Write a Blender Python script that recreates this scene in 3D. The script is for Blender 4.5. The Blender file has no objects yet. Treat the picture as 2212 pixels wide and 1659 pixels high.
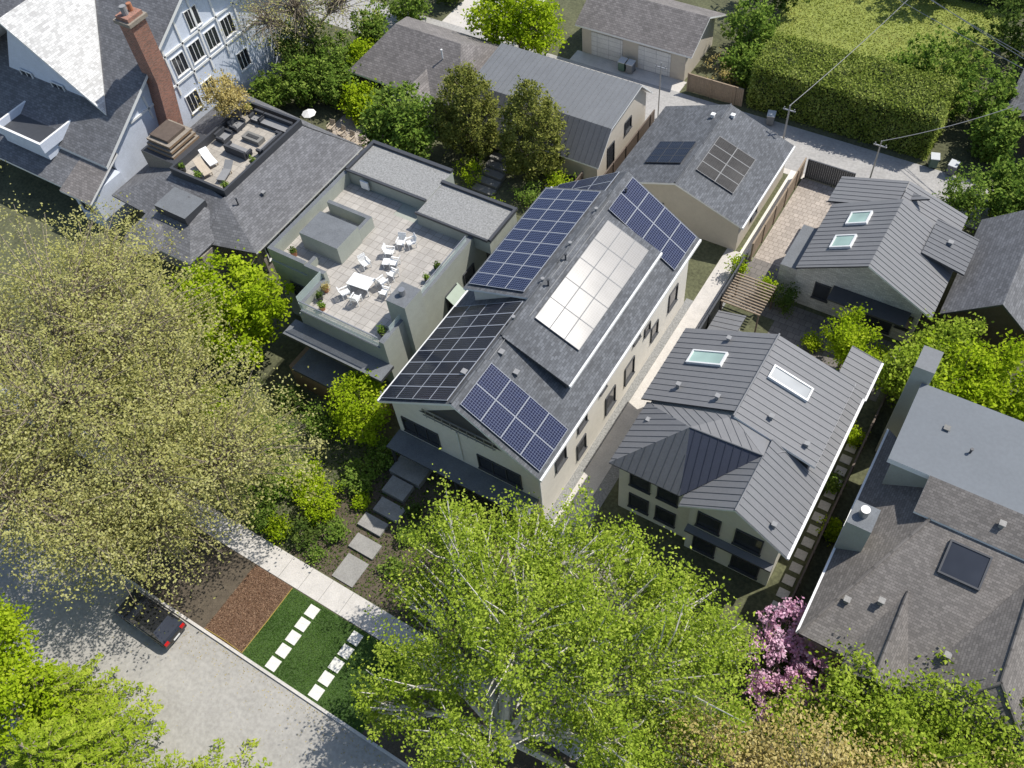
import bpy, math, random
import numpy as np
from mathutils import Vector, Matrix
random.seed(7)
scene=bpy.context.scene
col=scene.collection
# ------------------------------------------------------------------ materials
M={}
def nm(name):
    m=bpy.data.materials.new(name); m.use_nodes=True
    nt=m.node_tree; b=nt.nodes['Principled BSDF']; M[name]=m
    return m,nt,b
def mixc(nt,fac,a,b,blend='MIX'):
    n=nt.nodes.new('ShaderNodeMix'); n.data_type='RGBA'; n.blend_type=blend
    for sock,val in ((0,fac),(6,a),(7,b)):
        if isinstance(val,(int,float)): n.inputs[sock].default_value=val
        elif isinstance(val,tuple): n.inputs[sock].default_value=(*val,1)
        else: nt.links.new(val,n.inputs[sock])
    return n.outputs[2]
def noise(nt,scale,detail=4,rough=.6,coord='Object'):
    tc=nt.nodes.new('ShaderNodeTexCoord'); n=nt.nodes.new('ShaderNodeTexNoise')
    n.inputs['Scale'].default_value=scale; n.inputs['Detail'].default_value=detail; n.inputs['Roughness'].default_value=rough
    nt.links.new(tc.outputs[coord],n.inputs['Vector']); return n.outputs[0]
def ramp(nt,fac,stops):
    r=nt.nodes.new('ShaderNodeValToRGB'); e=r.color_ramp.elements
    while len(e)<len(stops): e.new(.5)
    for i,(p,c) in enumerate(stops): e[i].position=p; e[i].color=(*c,1)
    nt.links.new(fac,r.inputs[0]); return r.outputs[0]
def bump(nt,b,h,s,d=.02):
    n=nt.nodes.new('ShaderNodeBump'); n.inputs['Strength'].default_value=s; n.inputs['Distance'].default_value=d
    nt.links.new(h,n.inputs['Height']); nt.links.new(n.outputs[0],b.inputs['Normal'])
def mul(c,k): return tuple(min(1,x*k) for x in c)
def plain(name,c,rough=.8,var=.25,scale=3.0,metal=0,spec=.5,bmp=.15):
    m,nt,b=nm(name)
    f=noise(nt,scale,5,.65); f2=noise(nt,scale*9,3,.6)
    c1=ramp(nt,f,[(.3,mul(c,1-var)),(.7,mul(c,1+var*.6))])
    c2=mixc(nt,.5,c1,ramp(nt,f2,[(.35,mul(c,1-var)),(.65,mul(c,1+var*.5))]))
    nt.links.new(c2,b.inputs['Base Color']); b.inputs['Roughness'].default_value=rough
    b.inputs['Metallic'].default_value=metal; b.inputs['Specular IOR Level'].default_value=spec
    if bmp: bump(nt,b,f2,bmp)
    return m
def brick(name,c,mortar,w,h,ms=.01,var=.25,rough=.85,off=.5,bmp=.3,coord='UV',weather=.25,wscale=.5):
    m,nt,b=nm(name)
    tc=nt.nodes.new('ShaderNodeTexCoord'); br=nt.nodes.new('ShaderNodeTexBrick')
    br.inputs['Scale'].default_value=1; br.inputs['Brick Width'].default_value=w; br.inputs['Row Height'].default_value=h
    br.inputs['Mortar Size'].default_value=ms; br.offset=off
    br.inputs['Color1'].default_value=(*mul(c,1-var),1); br.inputs['Color2'].default_value=(*mul(c,1+var),1); br.inputs['Mortar'].default_value=(*mortar,1)
    nt.links.new(tc.outputs[coord],br.inputs['Vector'])
    n=noise(nt,wscale,5,.65); n2=noise(nt,7,3,.7)
    k=ramp(nt,n,[(.3,(1-weather,)*3),(.7,(1,)*3)]); k2=ramp(nt,n2,[(.3,(.82,)*3),(.7,(1,)*3)])
    o=mixc(nt,1.0,br.outputs[0],k,'MULTIPLY'); o=mixc(nt,1.0,o,k2,'MULTIPLY')
    nt.links.new(o,b.inputs['Base Color']); b.inputs['Roughness'].default_value=rough
    if bmp: bump(nt,b,br.outputs[1],-bmp,.01)
    return m
def panelmat(name,c,line,cell=.165,rough=.32,spec=.5,rv=.12):
    m,nt,b=nm(name)
    tc=nt.nodes.new('ShaderNodeTexCoord'); br=nt.nodes.new('ShaderNodeTexBrick')
    br.offset=0; br.inputs['Scale'].default_value=1; br.inputs['Brick Width'].default_value=cell; br.inputs['Row Height'].default_value=cell
    br.inputs['Mortar Size'].default_value=.011
    br.inputs['Color1'].default_value=(*c,1); br.inputs['Color2'].default_value=(*mul(c,1.5),1); br.inputs['Mortar'].default_value=(*line,1)
    nt.links.new(tc.outputs['UV'],br.inputs['Vector']); nt.links.new(br.outputs[0],b.inputs['Base Color'])
    b.inputs['Specular IOR Level'].default_value=spec
    g=nt.nodes.new('ShaderNodeNewGeometry'); n=nt.nodes.new('ShaderNodeTexNoise'); n.inputs['Scale'].default_value=.35; n.inputs['Detail'].default_value=2
    nt.links.new(g.outputs['Position'],n.inputs['Vector'])
    r=ramp(nt,n.outputs[0],[(.35,(rough*(1-rv),)*3),(.65,(rough*(1+rv),)*3)])
    nt.links.new(r,b.inputs['Roughness'])
def leafmat(name,c0,c1,c2,trans=.28):
    m,nt,b=nm(name)
    at=nt.nodes.new('ShaderNodeAttribute'); at.attribute_name='tint'
    cr=ramp(nt,at.outputs['Fac'],[(0,c0),(.5,c1),(1,c2)])
    nt.nodes.remove(b); d=nt.nodes.new('ShaderNodeBsdfDiffuse'); nt.links.new(cr,d.inputs[0])
    t=nt.nodes.new('ShaderNodeBsdfTranslucent'); nt.links.new(cr,t.inputs[0])
    mx=nt.nodes.new('ShaderNodeMixShader'); mx.inputs[0].default_value=trans
    nt.links.new(d.outputs[0],mx.inputs[1]); nt.links.new(t.outputs[0],mx.inputs[2])
    nt.links.new(mx.outputs[0],nt.nodes['Material Output'].inputs[0])
plain('stucco',(.74,.7,.62),.9,.12,2.0); plain('stucco_olive',(.35,.37,.32),.9,.14,1.5)
plain('cream',(.66,.64,.54),.85,.1); plain('tan_wall',(.54,.49,.41),.9,.12)
plain('white_trim',(.76,.76,.74),.5,.08); plain('white_paint',(.8,.8,.78),.45,.06)
plain('blue_white_wall',(.62,.67,.76),.7,.15,1.2); plain('dark_trim',(.055,.058,.065),.5,.2)
plain('dark_wood',(.12,.09,.07),.7,.4); plain('fence_wood',(.3,.23,.16),.8,.35,4); plain('teak',(.26,.17,.1),.7,.3,4); plain('pale_wood',(.5,.42,.32),.7,.2,4)
plain('dark_fabric',(.05,.053,.06),.9,.3); plain('grey_fabric',(.25,.25,.25),.9,.2)
plain('stone',(.3,.26,.21),.9,.5,5); plain('membrane',(.15,.16,.17),.8,.3,1.3); plain('membrane_light',(.15,.165,.18),.8,.1,.5)
plain('concrete',(.56,.53,.49),.9,.22,1.2); plain('concrete_mid',(.3,.29,.27),.9,.3,1.2); plain('concrete_dark',(.2,.195,.18),.9,.3,1.2); plain('pad_white',(.72,.7,.64),.85,.14,2)
plain('asphalt',(.37,.355,.325),.95,.26,.45,bmp=.3); plain('lane_mat',(.38,.37,.355),.95,.28,.5,bmp=.3)
plain('soil',(.11,.088,.062),1,.5,1.5,bmp=.6); plain('ground_mat',(.11,.115,.06),1,.6,.5,bmp=.6); plain('mulch',(.17,.1,.062),1,.5,5,bmp=.9)
plain('lawn_base',(.06,.11,.025),1,.4,1.5,bmp=.6); plain('lawn_far',(.24,.28,.06),1,.45,.8,bmp=.6)
plain('bark',(.27,.225,.165),.95,.4,4,bmp=.6); plain('birch_bark',(.62,.58,.5),.9,.4,3,bmp=.4)
plain('terracotta',(.4,.17,.09),.8,.2); plain('pot_dark',(.05,.05,.05),.6,.3)
plain('steel',(.4,.4,.4),.4,.1,metal=.7); plain('panel_frame',(.34,.36,.4),.65,.1,bmp=0,spec=.3); plain('vent_grey',(.26,.26,.26),.7,.1); plain('pole_wood',(.22,.17,.13),.9,.3,6)
plain('metal_dark',(.18,.182,.188),.65,.1,.8,spec=.35,bmp=.03); plain('metal_shade_blue',(.05,.056,.08),.6,.12,1.2,bmp=.03,spec=.3); plain('metal_grey',(.165,.173,.182),.65,.15,.8,bmp=.03,spec=.35)
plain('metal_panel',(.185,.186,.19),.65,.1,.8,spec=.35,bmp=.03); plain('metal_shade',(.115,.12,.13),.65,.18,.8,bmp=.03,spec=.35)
plain('gravel',(.32,.32,.31),1,.75,8,bmp=1.0); plain('bin_green',(.07,.13,.1),.5,.15); plain('bin_grey',(.16,.17,.18),.5,.15); plain('bin_lid',(.5,.52,.53),.5,.1)
plain('car_black',(.02,.021,.024),.12,.1,bmp=0,spec=.8); plain('tyre',(.02,.02,.02),.9,.2); plain('red_glass',(.5,.01,.01),.2,.1,bmp=0)
plain('umbrella_cloth',(.75,.74,.7),.8,.05); plain('awning_cloth',(.38,.45,.38),.8,.1); plain('yellow_rope',(.4,.3,.06),.7,.1)
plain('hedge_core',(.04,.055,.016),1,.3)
def glass(name,c,r=.06):
    m,nt,b=nm(name); n=noise(nt,.4,2); nt.links.new(ramp(nt,n,[(.3,mul(c,.7)),(.7,mul(c,1.3))]),b.inputs['Base Color']); b.inputs['Roughness'].default_value=r; b.inputs['Specular IOR Level'].default_value=.8
glass('window_glass',(.03,.033,.04)); glass('skylight_glass',(.34,.46,.4),.15); glass('skylight_grey',(.27,.29,.3),.15)
m,nt,b=nm('rail_glass'); b.inputs['Base Color'].default_value=(.7,.8,.75,1); b.inputs['Roughness'].default_value=.05; b.inputs['Alpha'].default_value=.35
brick('shingle',(.135,.143,.156),(.078,.083,.092),.33,.16,.012,.28)
brick('shingle_grey',(.18,.182,.192),(.1,.101,.108),.35,.2,.014,.24)
brick('shingle_brown',(.2,.183,.168),(.125,.114,.104),.24,.14,.012,.22)
brick('shingle_taupe',(.23,.21,.2),(.13,.12,.112),.34,.2,.015,.22)
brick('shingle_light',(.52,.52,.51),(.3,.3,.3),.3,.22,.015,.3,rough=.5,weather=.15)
brick('shake_wall',(.42,.38,.33),(.2,.17,.14),.3,.2,.015,.25)
brick('red_brick',(.36,.13,.075),(.35,.3,.26),.22,.08,.012,.35)
brick('white_brick',(.68,.66,.62),(.45,.44,.4),.3,.1,.012,.2)
brick('paver',(.47,.44,.4),(.28,.26,.23),.6,.6,.018,.1,off=0,weather=.2)
brick('paver_warm',(.48,.42,.36),(.28,.24,.2),.4,.4,.02,.12,off=.5)
brick('paver_dark',(.22,.2,.18),(.12,.11,.1),.5,.5,.02,.15,off=.5)
brick('deck_stone',(.48,.44,.38),(.28,.25,.22),.6,.6,.015,.12,off=0)
brick('garage_door',(.74,.74,.72),(.45,.45,.45),1.2,.5,.02,.04,off=0,rough=.5)
panelmat('panel_cells',(.006,.009,.03),(.13,.15,.23),spec=.4,rough=.18); panelmat('panel_dark',(.006,.008,.015),(.06,.066,.09),spec=.35,rough=.18)
panelmat('panel_bright',(.03,.032,.04),(.1,.1,.11),rough=.35,spec=.62,rv=.08); panelmat('panel_bronze',(.03,.029,.029),(.06,.057,.055),rough=.62,spec=.2)
leafmat('leaf_birch',(.11,.165,.012),(.27,.37,.035),(.46,.53,.09))
leafmat('leaf_tan',(.26,.26,.07),(.45,.44,.15),(.63,.6,.29),.38)
leafmat('leaf_lime',(.14,.23,.01),(.32,.44,.016),(.49,.57,.05),.35)
leafmat('leaf_green',(.06,.12,.018),(.16,.25,.04),(.31,.39,.08))
leafmat('leaf_olive',(.08,.1,.02),(.2,.22,.05),(.36,.36,.1))
leafmat('leaf_hedge',(.12,.165,.024),(.25,.31,.06),(.4,.44,.13))
leafmat('leaf_dark',(.035,.065,.014),(.09,.14,.03),(.17,.22,.05))
leafmat('leaf_orange',(.28,.22,.06),(.48,.39,.14),(.64,.54,.25))
leafmat('leaf_fir',(.09,.15,.014),(.26,.36,.025),(.48,.54,.08))
leafmat('flower_pink',(.5,.2,.33),(.72,.43,.57),(.85,.66,.74))
leafmat('grass_blade',(.04,.09,.015),(.08,.16,.03),(.13,.22,.05),.2)
leafmat('grass_yellow',(.17,.22,.03),(.31,.35,.07),(.44,.43,.13),.2)
leafmat('chip',(.07,.04,.025),(.18,.105,.065),(.3,.2,.13),0)
# ------------------------------------------------------------------ builder
def empty(name,loc,label,cat,group=None):
    e=bpy.data.objects.new(name,None); e.empty_display_size=.3; e.location=loc; col.objects.link(e)
    e['label']=label; e['category']=cat
    if group: e['group']=group
    return e
def frame(pts):
    p=[Vector(q) for q in pts]; n=Vector((0,0,0))
    for i in range(len(p)):
        a,b=p[i],p[(i+1)%len(p)]; n+=a.cross(b)
    if n.length<1e-9: n=Vector((0,0,1))
    n.normalize()
    u=Vector((0,0,1)).cross(n)
    if u.length<1e-3: u=Vector((1,0,0))
    u.normalize(); return u,n.cross(u),n
def up_(pts): return pts if frame(pts)[2].z>0 else list(pts)[::-1]
class B:
    def __init__(s,org=(0,0,0)):
        s.o=Vector(org); s.v=[];s.f=[];s.m=[];s.uv=[];s.mats=[]
    def mi(s,m):
        if m not in s.mats: s.mats.append(m)
        return s.mats.index(m)
    def poly(s,pts,mat):
        u,v,n=frame(pts); k=len(s.v)
        for p in pts: s.v.append(tuple(Vector(p)-s.o))
        s.f.append(tuple(range(k,k+len(pts)))); s.m.append(s.mi(mat))
        s.uv.append([(Vector(p).dot(u),Vector(p).dot(v)) for p in pts])
    def prism(s,pts,d,mat,mat2=None,matb=None):
        mat2=mat2 or mat; d=Vector(d); low=[Vector(p)+d for p in pts]
        s.poly(pts,mat); s.poly([tuple(p) for p in reversed(low)],matb or mat2)
        n=len(pts)
        for i in range(n):
            a,b=pts[i],pts[(i+1)%n]
            s.poly([a,tuple(low[i]),tuple(low[(i+1)%n]),b],mat2)
    def box(s,x0,x1,y0,y1,z0,z1,mat,top=None):
        s.prism([(x0,y0,z1),(x1,y0,z1),(x1,y1,z1),(x0,y1,z1)],(0,0,z0-z1),top or mat,mat)
    def slope(s,pts,mat,edge,th=.16):
        s.prism(up_(pts),(0,0,-th),mat,edge)
    def fbox(s,P0,U,V,N,a0,a1,b0,b1,h0,h1,mat,top=None):
        P0=Vector(P0);U=Vector(U);V=Vector(V);N=Vector(N)
        t=[P0+U*a+V*b+N*h1 for a,b in ((a0,b0),(a1,b0),(a1,b1),(a0,b1))]
        s.prism([tuple(p) for p in t],N*(h0-h1),top or mat,mat)
    def ribs(s,pts,mat,sp=.45,w=.03,h=.034):
        pts=up_(pts); u,v,n=frame(pts); P=[Vector(p) for p in pts]
        us=[p.dot(u) for p in P]; x=math.ceil(min(us)/sp)*sp
        base=n*P[0].dot(n)
        while x<max(us):
            vs=[]
            for i in range(len(P)):
                a,b=P[i],P[(i+1)%len(P)]; ua,ub=a.dot(u),b.dot(u)
                if (ua-x)*(ub-x)<0:
                    t=(x-ua)/(ub-ua); vs.append(a.dot(v)+(b.dot(v)-a.dot(v))*t)
            if len(vs)>=2 and max(vs)-min(vs)>.1:
                s.fbox(base,u,v,n,x-w/2,x+w/2,min(vs),max(vs),.0,h,mat)
            x+=sp
    def rslope(s,pts,mat,edge,th=.14,sp=.45):
        s.slope(pts,mat,edge,th); s.ribs(pts,mat,sp)
    def cyl(s,x,y,z0,z1,r,mat,r2=None,n=12):
        r2=r if r2 is None else r2
        lo=[(x+r*math.cos(a),y+r*math.sin(a),z0) for a in [2*math.pi*i/n for i in range(n)]]
        hi=[(x+r2*math.cos(a),y+r2*math.sin(a),z1) for a in [2*math.pi*i/n for i in range(n)]]
        s.poly(hi,mat); s.poly(lo[::-1],mat)
        for i in range(n): s.poly([lo[i],lo[(i+1)%n],hi[(i+1)%n],hi[i]],mat)
    def tube(s,path,rad,mat,n=6):
        rings=[]
        P=[Vector(p) for p in path]
        for i,p in enumerate(P):
            d=(P[min(i+1,len(P)-1)]-P[max(i-1,0)]).normalized()
            a=d.cross(Vector((.3,.9,.1)));a.normalize(); b=d.cross(a)
            r=rad[i] if isinstance(rad,(list,tuple)) else rad
            k=len(s.v)
            for j in range(n):
                t=2*math.pi*j/n; s.v.append(tuple(p+a*math.cos(t)*r+b*math.sin(t)*r-s.o))
            rings.append(k)
        for i in range(len(P)-1):
            for j in range(n):
                s.f.append((rings[i]+j,rings[i+1]+j,rings[i+1]+(j+1)%n,rings[i]+(j+1)%n)); s.m.append(s.mi(mat)); s.uv.append([(0,0),(0,1),(1,1),(1,0)])
    def obj(s,name,parent=None,**k):
        me=bpy.data.meshes.new(name); me.from_pydata(s.v,[],s.f)
        for m in s.mats: me.materials.append(M[m])
        me.polygons.foreach_set('material_index',s.m)
        ul=me.uv_layers.new(name='UVMap'); ul.data.foreach_set('uv',[c for f in s.uv for p in f for c in p])
        me.update(); o=bpy.data.objects.new(name,me); col.objects.link(o)
        if parent: o.parent=parent
        else: o.location=s.o
        return o
def struct(name,b,**k):
    o=b.obj(name); o['kind']='structure'; return o
def fmap(face,c):
    return {'-y':lambda a,b,d:(a,c-d,b),'+y':lambda a,b,d:(-a,c+d,b),'+x':lambda a,b,d:(c+d,a,b),'-x':lambda a,b,d:(c-d,-a,b)}[face]
def window(parent,org,face,c,a,z,w,h,frm='dark_trim',glassm='window_glass',mull=1,name='window',sill=True):
    g=fmap(face,c)
    if face in('+y','-x'): a=-a
    def bx(bd,a0,a1,b0,b1,d0,d1,mat):
        t=[g(a0,b0,d1),g(a1,b0,d1),g(a1,b1,d1),g(a0,b1,d1)]; l=Vector(g(0,0,d0))-Vector(g(0,0,d1))
        bd.prism(t,l,mat)
    b1=B(org); bx(b1,a-w/2,a+w/2,z-h/2,z+h/2,-.02,.02,glassm); o=b1.obj(name,parent)
    b2=B(org); t=.07
    bx(b2,a-w/2-t,a-w/2,z-h/2-t,z+h/2+t,-.02,.09,frm); bx(b2,a+w/2,a+w/2+t,z-h/2-t,z+h/2+t,-.02,.09,frm)
    bx(b2,a-w/2,a+w/2,z-h/2-t,z-h/2,-.02,.088,frm); bx(b2,a-w/2,a+w/2,z+h/2,z+h/2+t,-.02,.088,frm)
    for i in range(mull):
        x=a-w/2+w*(i+1)/(mull+1); bx(b2,x-.025,x+.025,z-h/2,z+h/2,.021,.06,frm)
    f=b2.obj('frame',o)
    if sill:
        b3=B(org); bx(b3,a-w/2-.12,a+w/2+.12,z-h/2-t-.06,z-h/2-t,-.02,.14,frm); b3.obj('sill',o)
    return o
# ------------------------------------------------------------------ solar panels
pm={}
def panel_mesh(w,l,mat,fr):
    k=(round(w,3),round(l,3),mat)
    if k not in pm:
        b=B(); t=.028
        b.prism([(t,t,.045),(w-t,t,.045),(w-t,l-t,.045),(t,l-t,.045)],(0,0,-.04),mat,'dark_trim')
        for x0,x1,y0,y1 in ((0,t,0,l),(w-t,w,0,l),(t,w-t,0,t),(t,w-t,l-t,l)): b.box(x0,x1,y0,y1,0,.05,fr)
        me=b.obj('solar_panel'); pm[k]=me.data; bpy.data.objects.remove(me)
    return pm[k]
def array(parent,org,pts,nu,nv,mat='panel_cells',fr='panel_frame',lift=.1):
    P=Vector(pts[0]);U=Vector(pts[1])-P;V=Vector(pts[2])-P;L=U.length;K=V.length;U.normalize();V.normalize();N=U.cross(V)
    if N.z<0: P=P+V*K; V=-V; N=U.cross(V)
    w=L/nu;l=K/nv; me=panel_mesh(w-.012,l-.012,mat,fr)
    for i in range(nu):
        for j in range(nv):
            o=bpy.data.objects.new('solar_panel',me); col.objects.link(o); o.parent=parent
            p=P+U*(w*i)+V*(l*j)+N*lift-Vector(org)
            o.matrix_local=Matrix(((U.x,V.x,N.x,p.x),(U.y,V.y,N.y,p.y),(U.z,V.z,N.z,p.z),(0,0,0,1)))
def skylight(parent,org,pts,a0,a1,b0,b1,gm='skylight_glass',name='skylight',fr='white_trim'):
    u,v,n=frame(pts); P=Vector(pts[0]); t=.1
    bb=B(org); bb.fbox(P,u,v,n,a0+t,a1-t,b0+t,b1-t,0,.14,gm); o=bb.obj(name,parent)
    bb=B(org)
    for q in ((a0,a0+t,b0,b1),(a1-t,a1,b0,b1),(a0+t,a1-t,b0,b0+t),(a0+t,a1-t,b1-t,b1)): bb.fbox(P,u,v,n,*q,0,.2,fr)
    bb.obj('frame',o)
def vent(parent,org,p,mat='vent_grey',s=.24,name='roof_vent'):
    b=B(org); x,y,z=p
    b.box(x-s/2,x+s/2,y-s/2,y+s/2,z-.2,z+.2,mat); b.box(x-s*.7,x+s*.7,y-s*.7,y+s*.7,z+.2,z+.25,mat); b.obj(name,parent)
def pipe(parent,org,p,h=.5,r=.06,mat='dark_trim'):
    b=B(org); b.cyl(p[0],p[1],p[2]-.2,p[2]+h,r,mat,n=8); b.cyl(p[0],p[1],p[2]+h,p[2]+h+.08,r*1.6,mat,n=8); b.obj('vent_pipe',parent)
# ------------------------------------------------------------------ foliage
rng=np.random.default_rng(5)
def leafmesh(name,cen,size,mat,tint,parent,flat=.55,asp=.62):
    n=len(cen)
    nrm=rng.normal(size=(n,3)); nrm[:,2]=np.abs(nrm[:,2])+flat; nrm/=np.linalg.norm(nrm,axis=1)[:,None]
    t=rng.normal(size=(n,3)); a=np.cross(nrm,t); a/=np.linalg.norm(a,axis=1)[:,None]; b=np.cross(nrm,a)
    s=(size*rng.uniform(.6,1.3,n))[:,None]
    v=np.stack([cen+a*s,cen+b*s*asp,cen-a*s,cen-b*s*asp],1).reshape(-1,3).astype(np.float32)
    me=bpy.data.meshes.new(name); me.vertices.add(4*n); me.vertices.foreach_set('co',v.ravel())
    me.loops.add(4*n); me.loops.foreach_set('vertex_index',np.arange(4*n,dtype=np.int32))
    me.polygons.add(n); me.polygons.foreach_set('loop_start',np.arange(0,4*n,4,dtype=np.int32))
    me.materials.append(M[mat]); me.update(calc_edges=True)
    at=me.attributes.new('tint','FLOAT','FACE'); at.data.foreach_set('value',np.clip(tint,0,1).astype(np.float32))
    o=bpy.data.objects.new(name,me); col.objects.link(o)
    if parent: o.parent=parent
    return o
def crownpts(lobes,n,spread=.4,droop=1.,per=36,shell=.55,bumpy=.22):
    vol=np.array([(r[0]*r[1]*r[2])**(2/3) for c,r in lobes]); vol/=vol.sum()
    C=[];T=[];CC=[]
    for (c,r),w in zip(lobes,vol):
        k=max(3,int(n*w/per)); d=rng.normal(size=(k,3)); d/=np.linalg.norm(d,axis=1)[:,None]
        ph=rng.uniform(0,6,6)
        out=1+bumpy*(np.sin(d[:,0]*4+ph[0])*np.sin(d[:,1]*5+ph[1])+.7*np.sin(d[:,2]*6+ph[2])*np.sin(d[:,0]*8+ph[3]))+rng.normal(0,bumpy*.4,k)
        rad=(shell+(1-shell)*rng.uniform(0,1,k)**.7)*out
        cc=np.array(c)+d*rad[:,None]*np.array(r); ok=cc[:,2]>.3; cc=cc[ok];k=len(cc)
        ct=rng.uniform(.1,.9,k)
        m=rng.integers(per//3,per*5//3,k); idx=np.repeat(np.arange(k),m)
        sp=spread*rng.uniform(.5,1.5,k)[idx]
        off=rng.normal(size=(len(idx),3))*sp[:,None]; off[:,2]*=droop
        C.append(cc[idx]+off); T.append(ct[idx]*.6+rng.uniform(0,.4,len(idx))+off[:,2]*.1); CC.append(cc)
    return np.concatenate(C),np.concatenate(T),CC
def tree(label,base,lobes,n,mat,size=.17,cat='tree',name='tree',bark='bark',trunk=.25,group=None,twigs=10,tw=1.,**k):
    e=empty(name,base,label,cat,group); org=Vector(base)
    L=[((c[0],c[1],c[2]),(r,r,r*.85) if isinstance(r,(int,float)) else r) for c,r in lobes]
    P,T,CC=crownpts(L,n,**k)
    P=P-np.array(base); ok=P[:,2]>.05
    o=leafmesh('crown',P[ok],size,mat,T[ok],e)
    b=B(base)
    zc=sum(c[2] for c,r in L)/len(L); fork=Vector((org.x+random.uniform(-.3,.3),org.y+random.uniform(-.3,.3),max(org.z+.3,org.z+(zc-org.z)*.45)))
    b.tube([org,org.lerp(fork,.5)+Vector((.1,.05,0)),fork],[trunk*1.2,trunk,trunk*.85],bark,8)
    for (c,r),cc in zip(L,CC):
        c=Vector(c); mid=fork.lerp(c,.5)+Vector((random.uniform(-.4,.4),random.uniform(-.4,.4),.3*trunk/.25))
        b.tube([fork,mid,c,c+Vector((0,0,r[2]*.5))],[trunk*.7,trunk*.5,trunk*.3,trunk*.1],bark,6)
        for q in cc[rng.permutation(len(cc))[:twigs]]:
            q=Vector(q); s=mid.lerp(c,random.random()); m=s.lerp(q,.55)+Vector((random.uniform(-.3,.3),random.uniform(-.3,.3),random.uniform(0,.5)))
            b.tube([s,m,q],[trunk*.2*tw,trunk*.12*tw,trunk*.05*tw],bark,4)
    b.obj('trunk',e); return e
def shrub(label,x,y,r,h,mat,n=1500,z=0,size=.1,name='shrub',cat='shrub',group=None):
    return tree(label,(x,y,z),[((x,y,z+h*.55),(r,r,h*.5)),((x+r*.35,y-r*.3,z+h*.45),(r*.6,r*.6,h*.4))],n,mat,size,cat,name,trunk=.05,group=group,twigs=4,spread=.18,per=24,shell=.5)
def cedar(label,base,h,r,nb,mat,size=.12,per=120):
    e=empty('conifer_tree',base,label,'tree'); P=[];T=[]; b=B(base); o=Vector(base)
    b.tube([o,o+Vector((.1,0,h*.5)),o+Vector((0,0,h))],[.28,.18,.04],'bark',8)
    for i in range(nb):
        t=((i+.5)/nb)**.7; z0=h*(1-t*.8); ln=r*(.12+.88*t)*random.uniform(.75,1.15); az=i*2.39996+random.uniform(-.25,.25)
        dx,dy=math.cos(az),math.sin(az); k=int(per*(ln/r+.25)); s=rng.uniform(0,1,k)**.6
        wd=.26*ln*(1-s*.8); lat=rng.uniform(-1,1,k)*wd
        x=dx*(ln*s)+(-dy)*lat+dx*np.abs(lat)*.5; y=dy*(ln*s)+dx*lat+dy*np.abs(lat)*.5
        z=z0+.1*ln*s-.38*ln*s*s-.35*np.abs(lat)+rng.normal(0,.04,k)
        P.append(np.stack([x,y,z],1)); T.append(.1+.6*s+rng.uniform(-.15,.25,k)+random.uniform(-.15,.12))
        b.tube([o+Vector((0,0,z0)),o+Vector((dx*ln*.5,dy*ln*.5,z0-.05*ln)),o+Vector((dx*ln*.9,dy*ln*.9,z0-.25*ln))],[.05,.03,.01],'bark',4)
    P=np.concatenate(P);T=np.concatenate(T); leafmesh('crown',P,size,mat,T,e,flat=.9,asp=.35); b.obj('trunk',e)
# ------------------------------------------------------------------ ground
b=B(); b.poly([(-700,-700,0),(700,-700,0),(700,700,0),(-700,700,0)],'ground_mat'); struct('ground',b)
def sheet(name,x0,x1,y0,y1,z,mat):
    b=B(); b.poly([(x0,y0,z),(x1,y0,z),(x1,y1,z),(x0,y1,z)],mat); return struct(name,b)
sheet('road',-200,200,-25.5,-16.42,.004,'asphalt')
b=B(); b.box(-200,200,-16.42,-16.25,0,.13,'concrete'); struct('kerb',b)
sheet('verge_ground',-200,200,-16.25,-11.4,.06,'soil')
b=B(); b.box(-200,200,-11.4,-9.8,0,.09,'concrete')
for i in range(-30,20): b.box(i*1.6-.012,i*1.6+.012,-11.39,-9.81,.09,.094,'concrete_dark')
struct('sidewalk',b)
b=B(); b.box(-200,200,-27,-25.5,0,.1,'concrete'); struct('sidewalk',b)
sheet('lane',-200,60,37.2,42.4,.006,'lane_mat')
sheet('driveway',-22.5,-11.3,42.4,44,.01,'concrete')
sheet('driveway',-37,-29.5,42.4,60,.01,'concrete')
sheet('lawn',-11.5,-2.5,-16.25,-11.45,.075,'lawn_base')
sheet('mulch_bed',-14.6,-11.55,-16.25,-11.45,.08,'mulch')
sheet('lawn',-8,11,49.5,66,.02,'lawn_far')
sheet('side_path',.15,1.5,-3,27,.012,'concrete'); sheet('gravel_strip',-.42,.14,0,21,.01,'gravel'); sheet('gravel_strip',1.51,2.3,-2,24,.01,'gravel')
sheet('side_path',1.15,1.95,26,37.3,.014,'pad_white')
sheet('yard_paving',2.3,5.6,27,36.9,.012,'paver_warm'); sheet('yard_paving',1.55,6,22,27,.013,'paver_dark')
sheet('courtyard_paving',6,14.5,18.6,23.9,.012,'paver_dark')
sheet('patio_paving',-37,-30,21,26.5,.012,'paver_warm')
sheet('rear_apron',-10,2.4,36.7,37.3,.012,'concrete')
sheet('front_bed',-13.3,0,-9.7,.2,.01,'soil')
n=22000; P=np.stack([rng.uniform(-11.5,-2.6,n),rng.uniform(-16.2,-11.5,n),np.full(n,.1)],1)
o=leafmesh('grass',P,.06,'grass_blade',rng.uniform(0,1,n)*.6+.3*np.sin(P[:,0]*1.3)*np.sin(P[:,1]*1.7)+.2,None,flat=.0,asp=.25); o['kind']='stuff'
n=16000; P=np.stack([rng.uniform(-8,11,n),rng.uniform(49.5,66,n),np.full(n,.06)],1)
o=leafmesh('grass',P,.12,'grass_yellow',rng.uniform(0,1,n)*.6+.3*np.sin(P[:,0]*.7)*np.sin(P[:,1]*.9)+.2,None,flat=.3,asp=.3); o['kind']='stuff'
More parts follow.
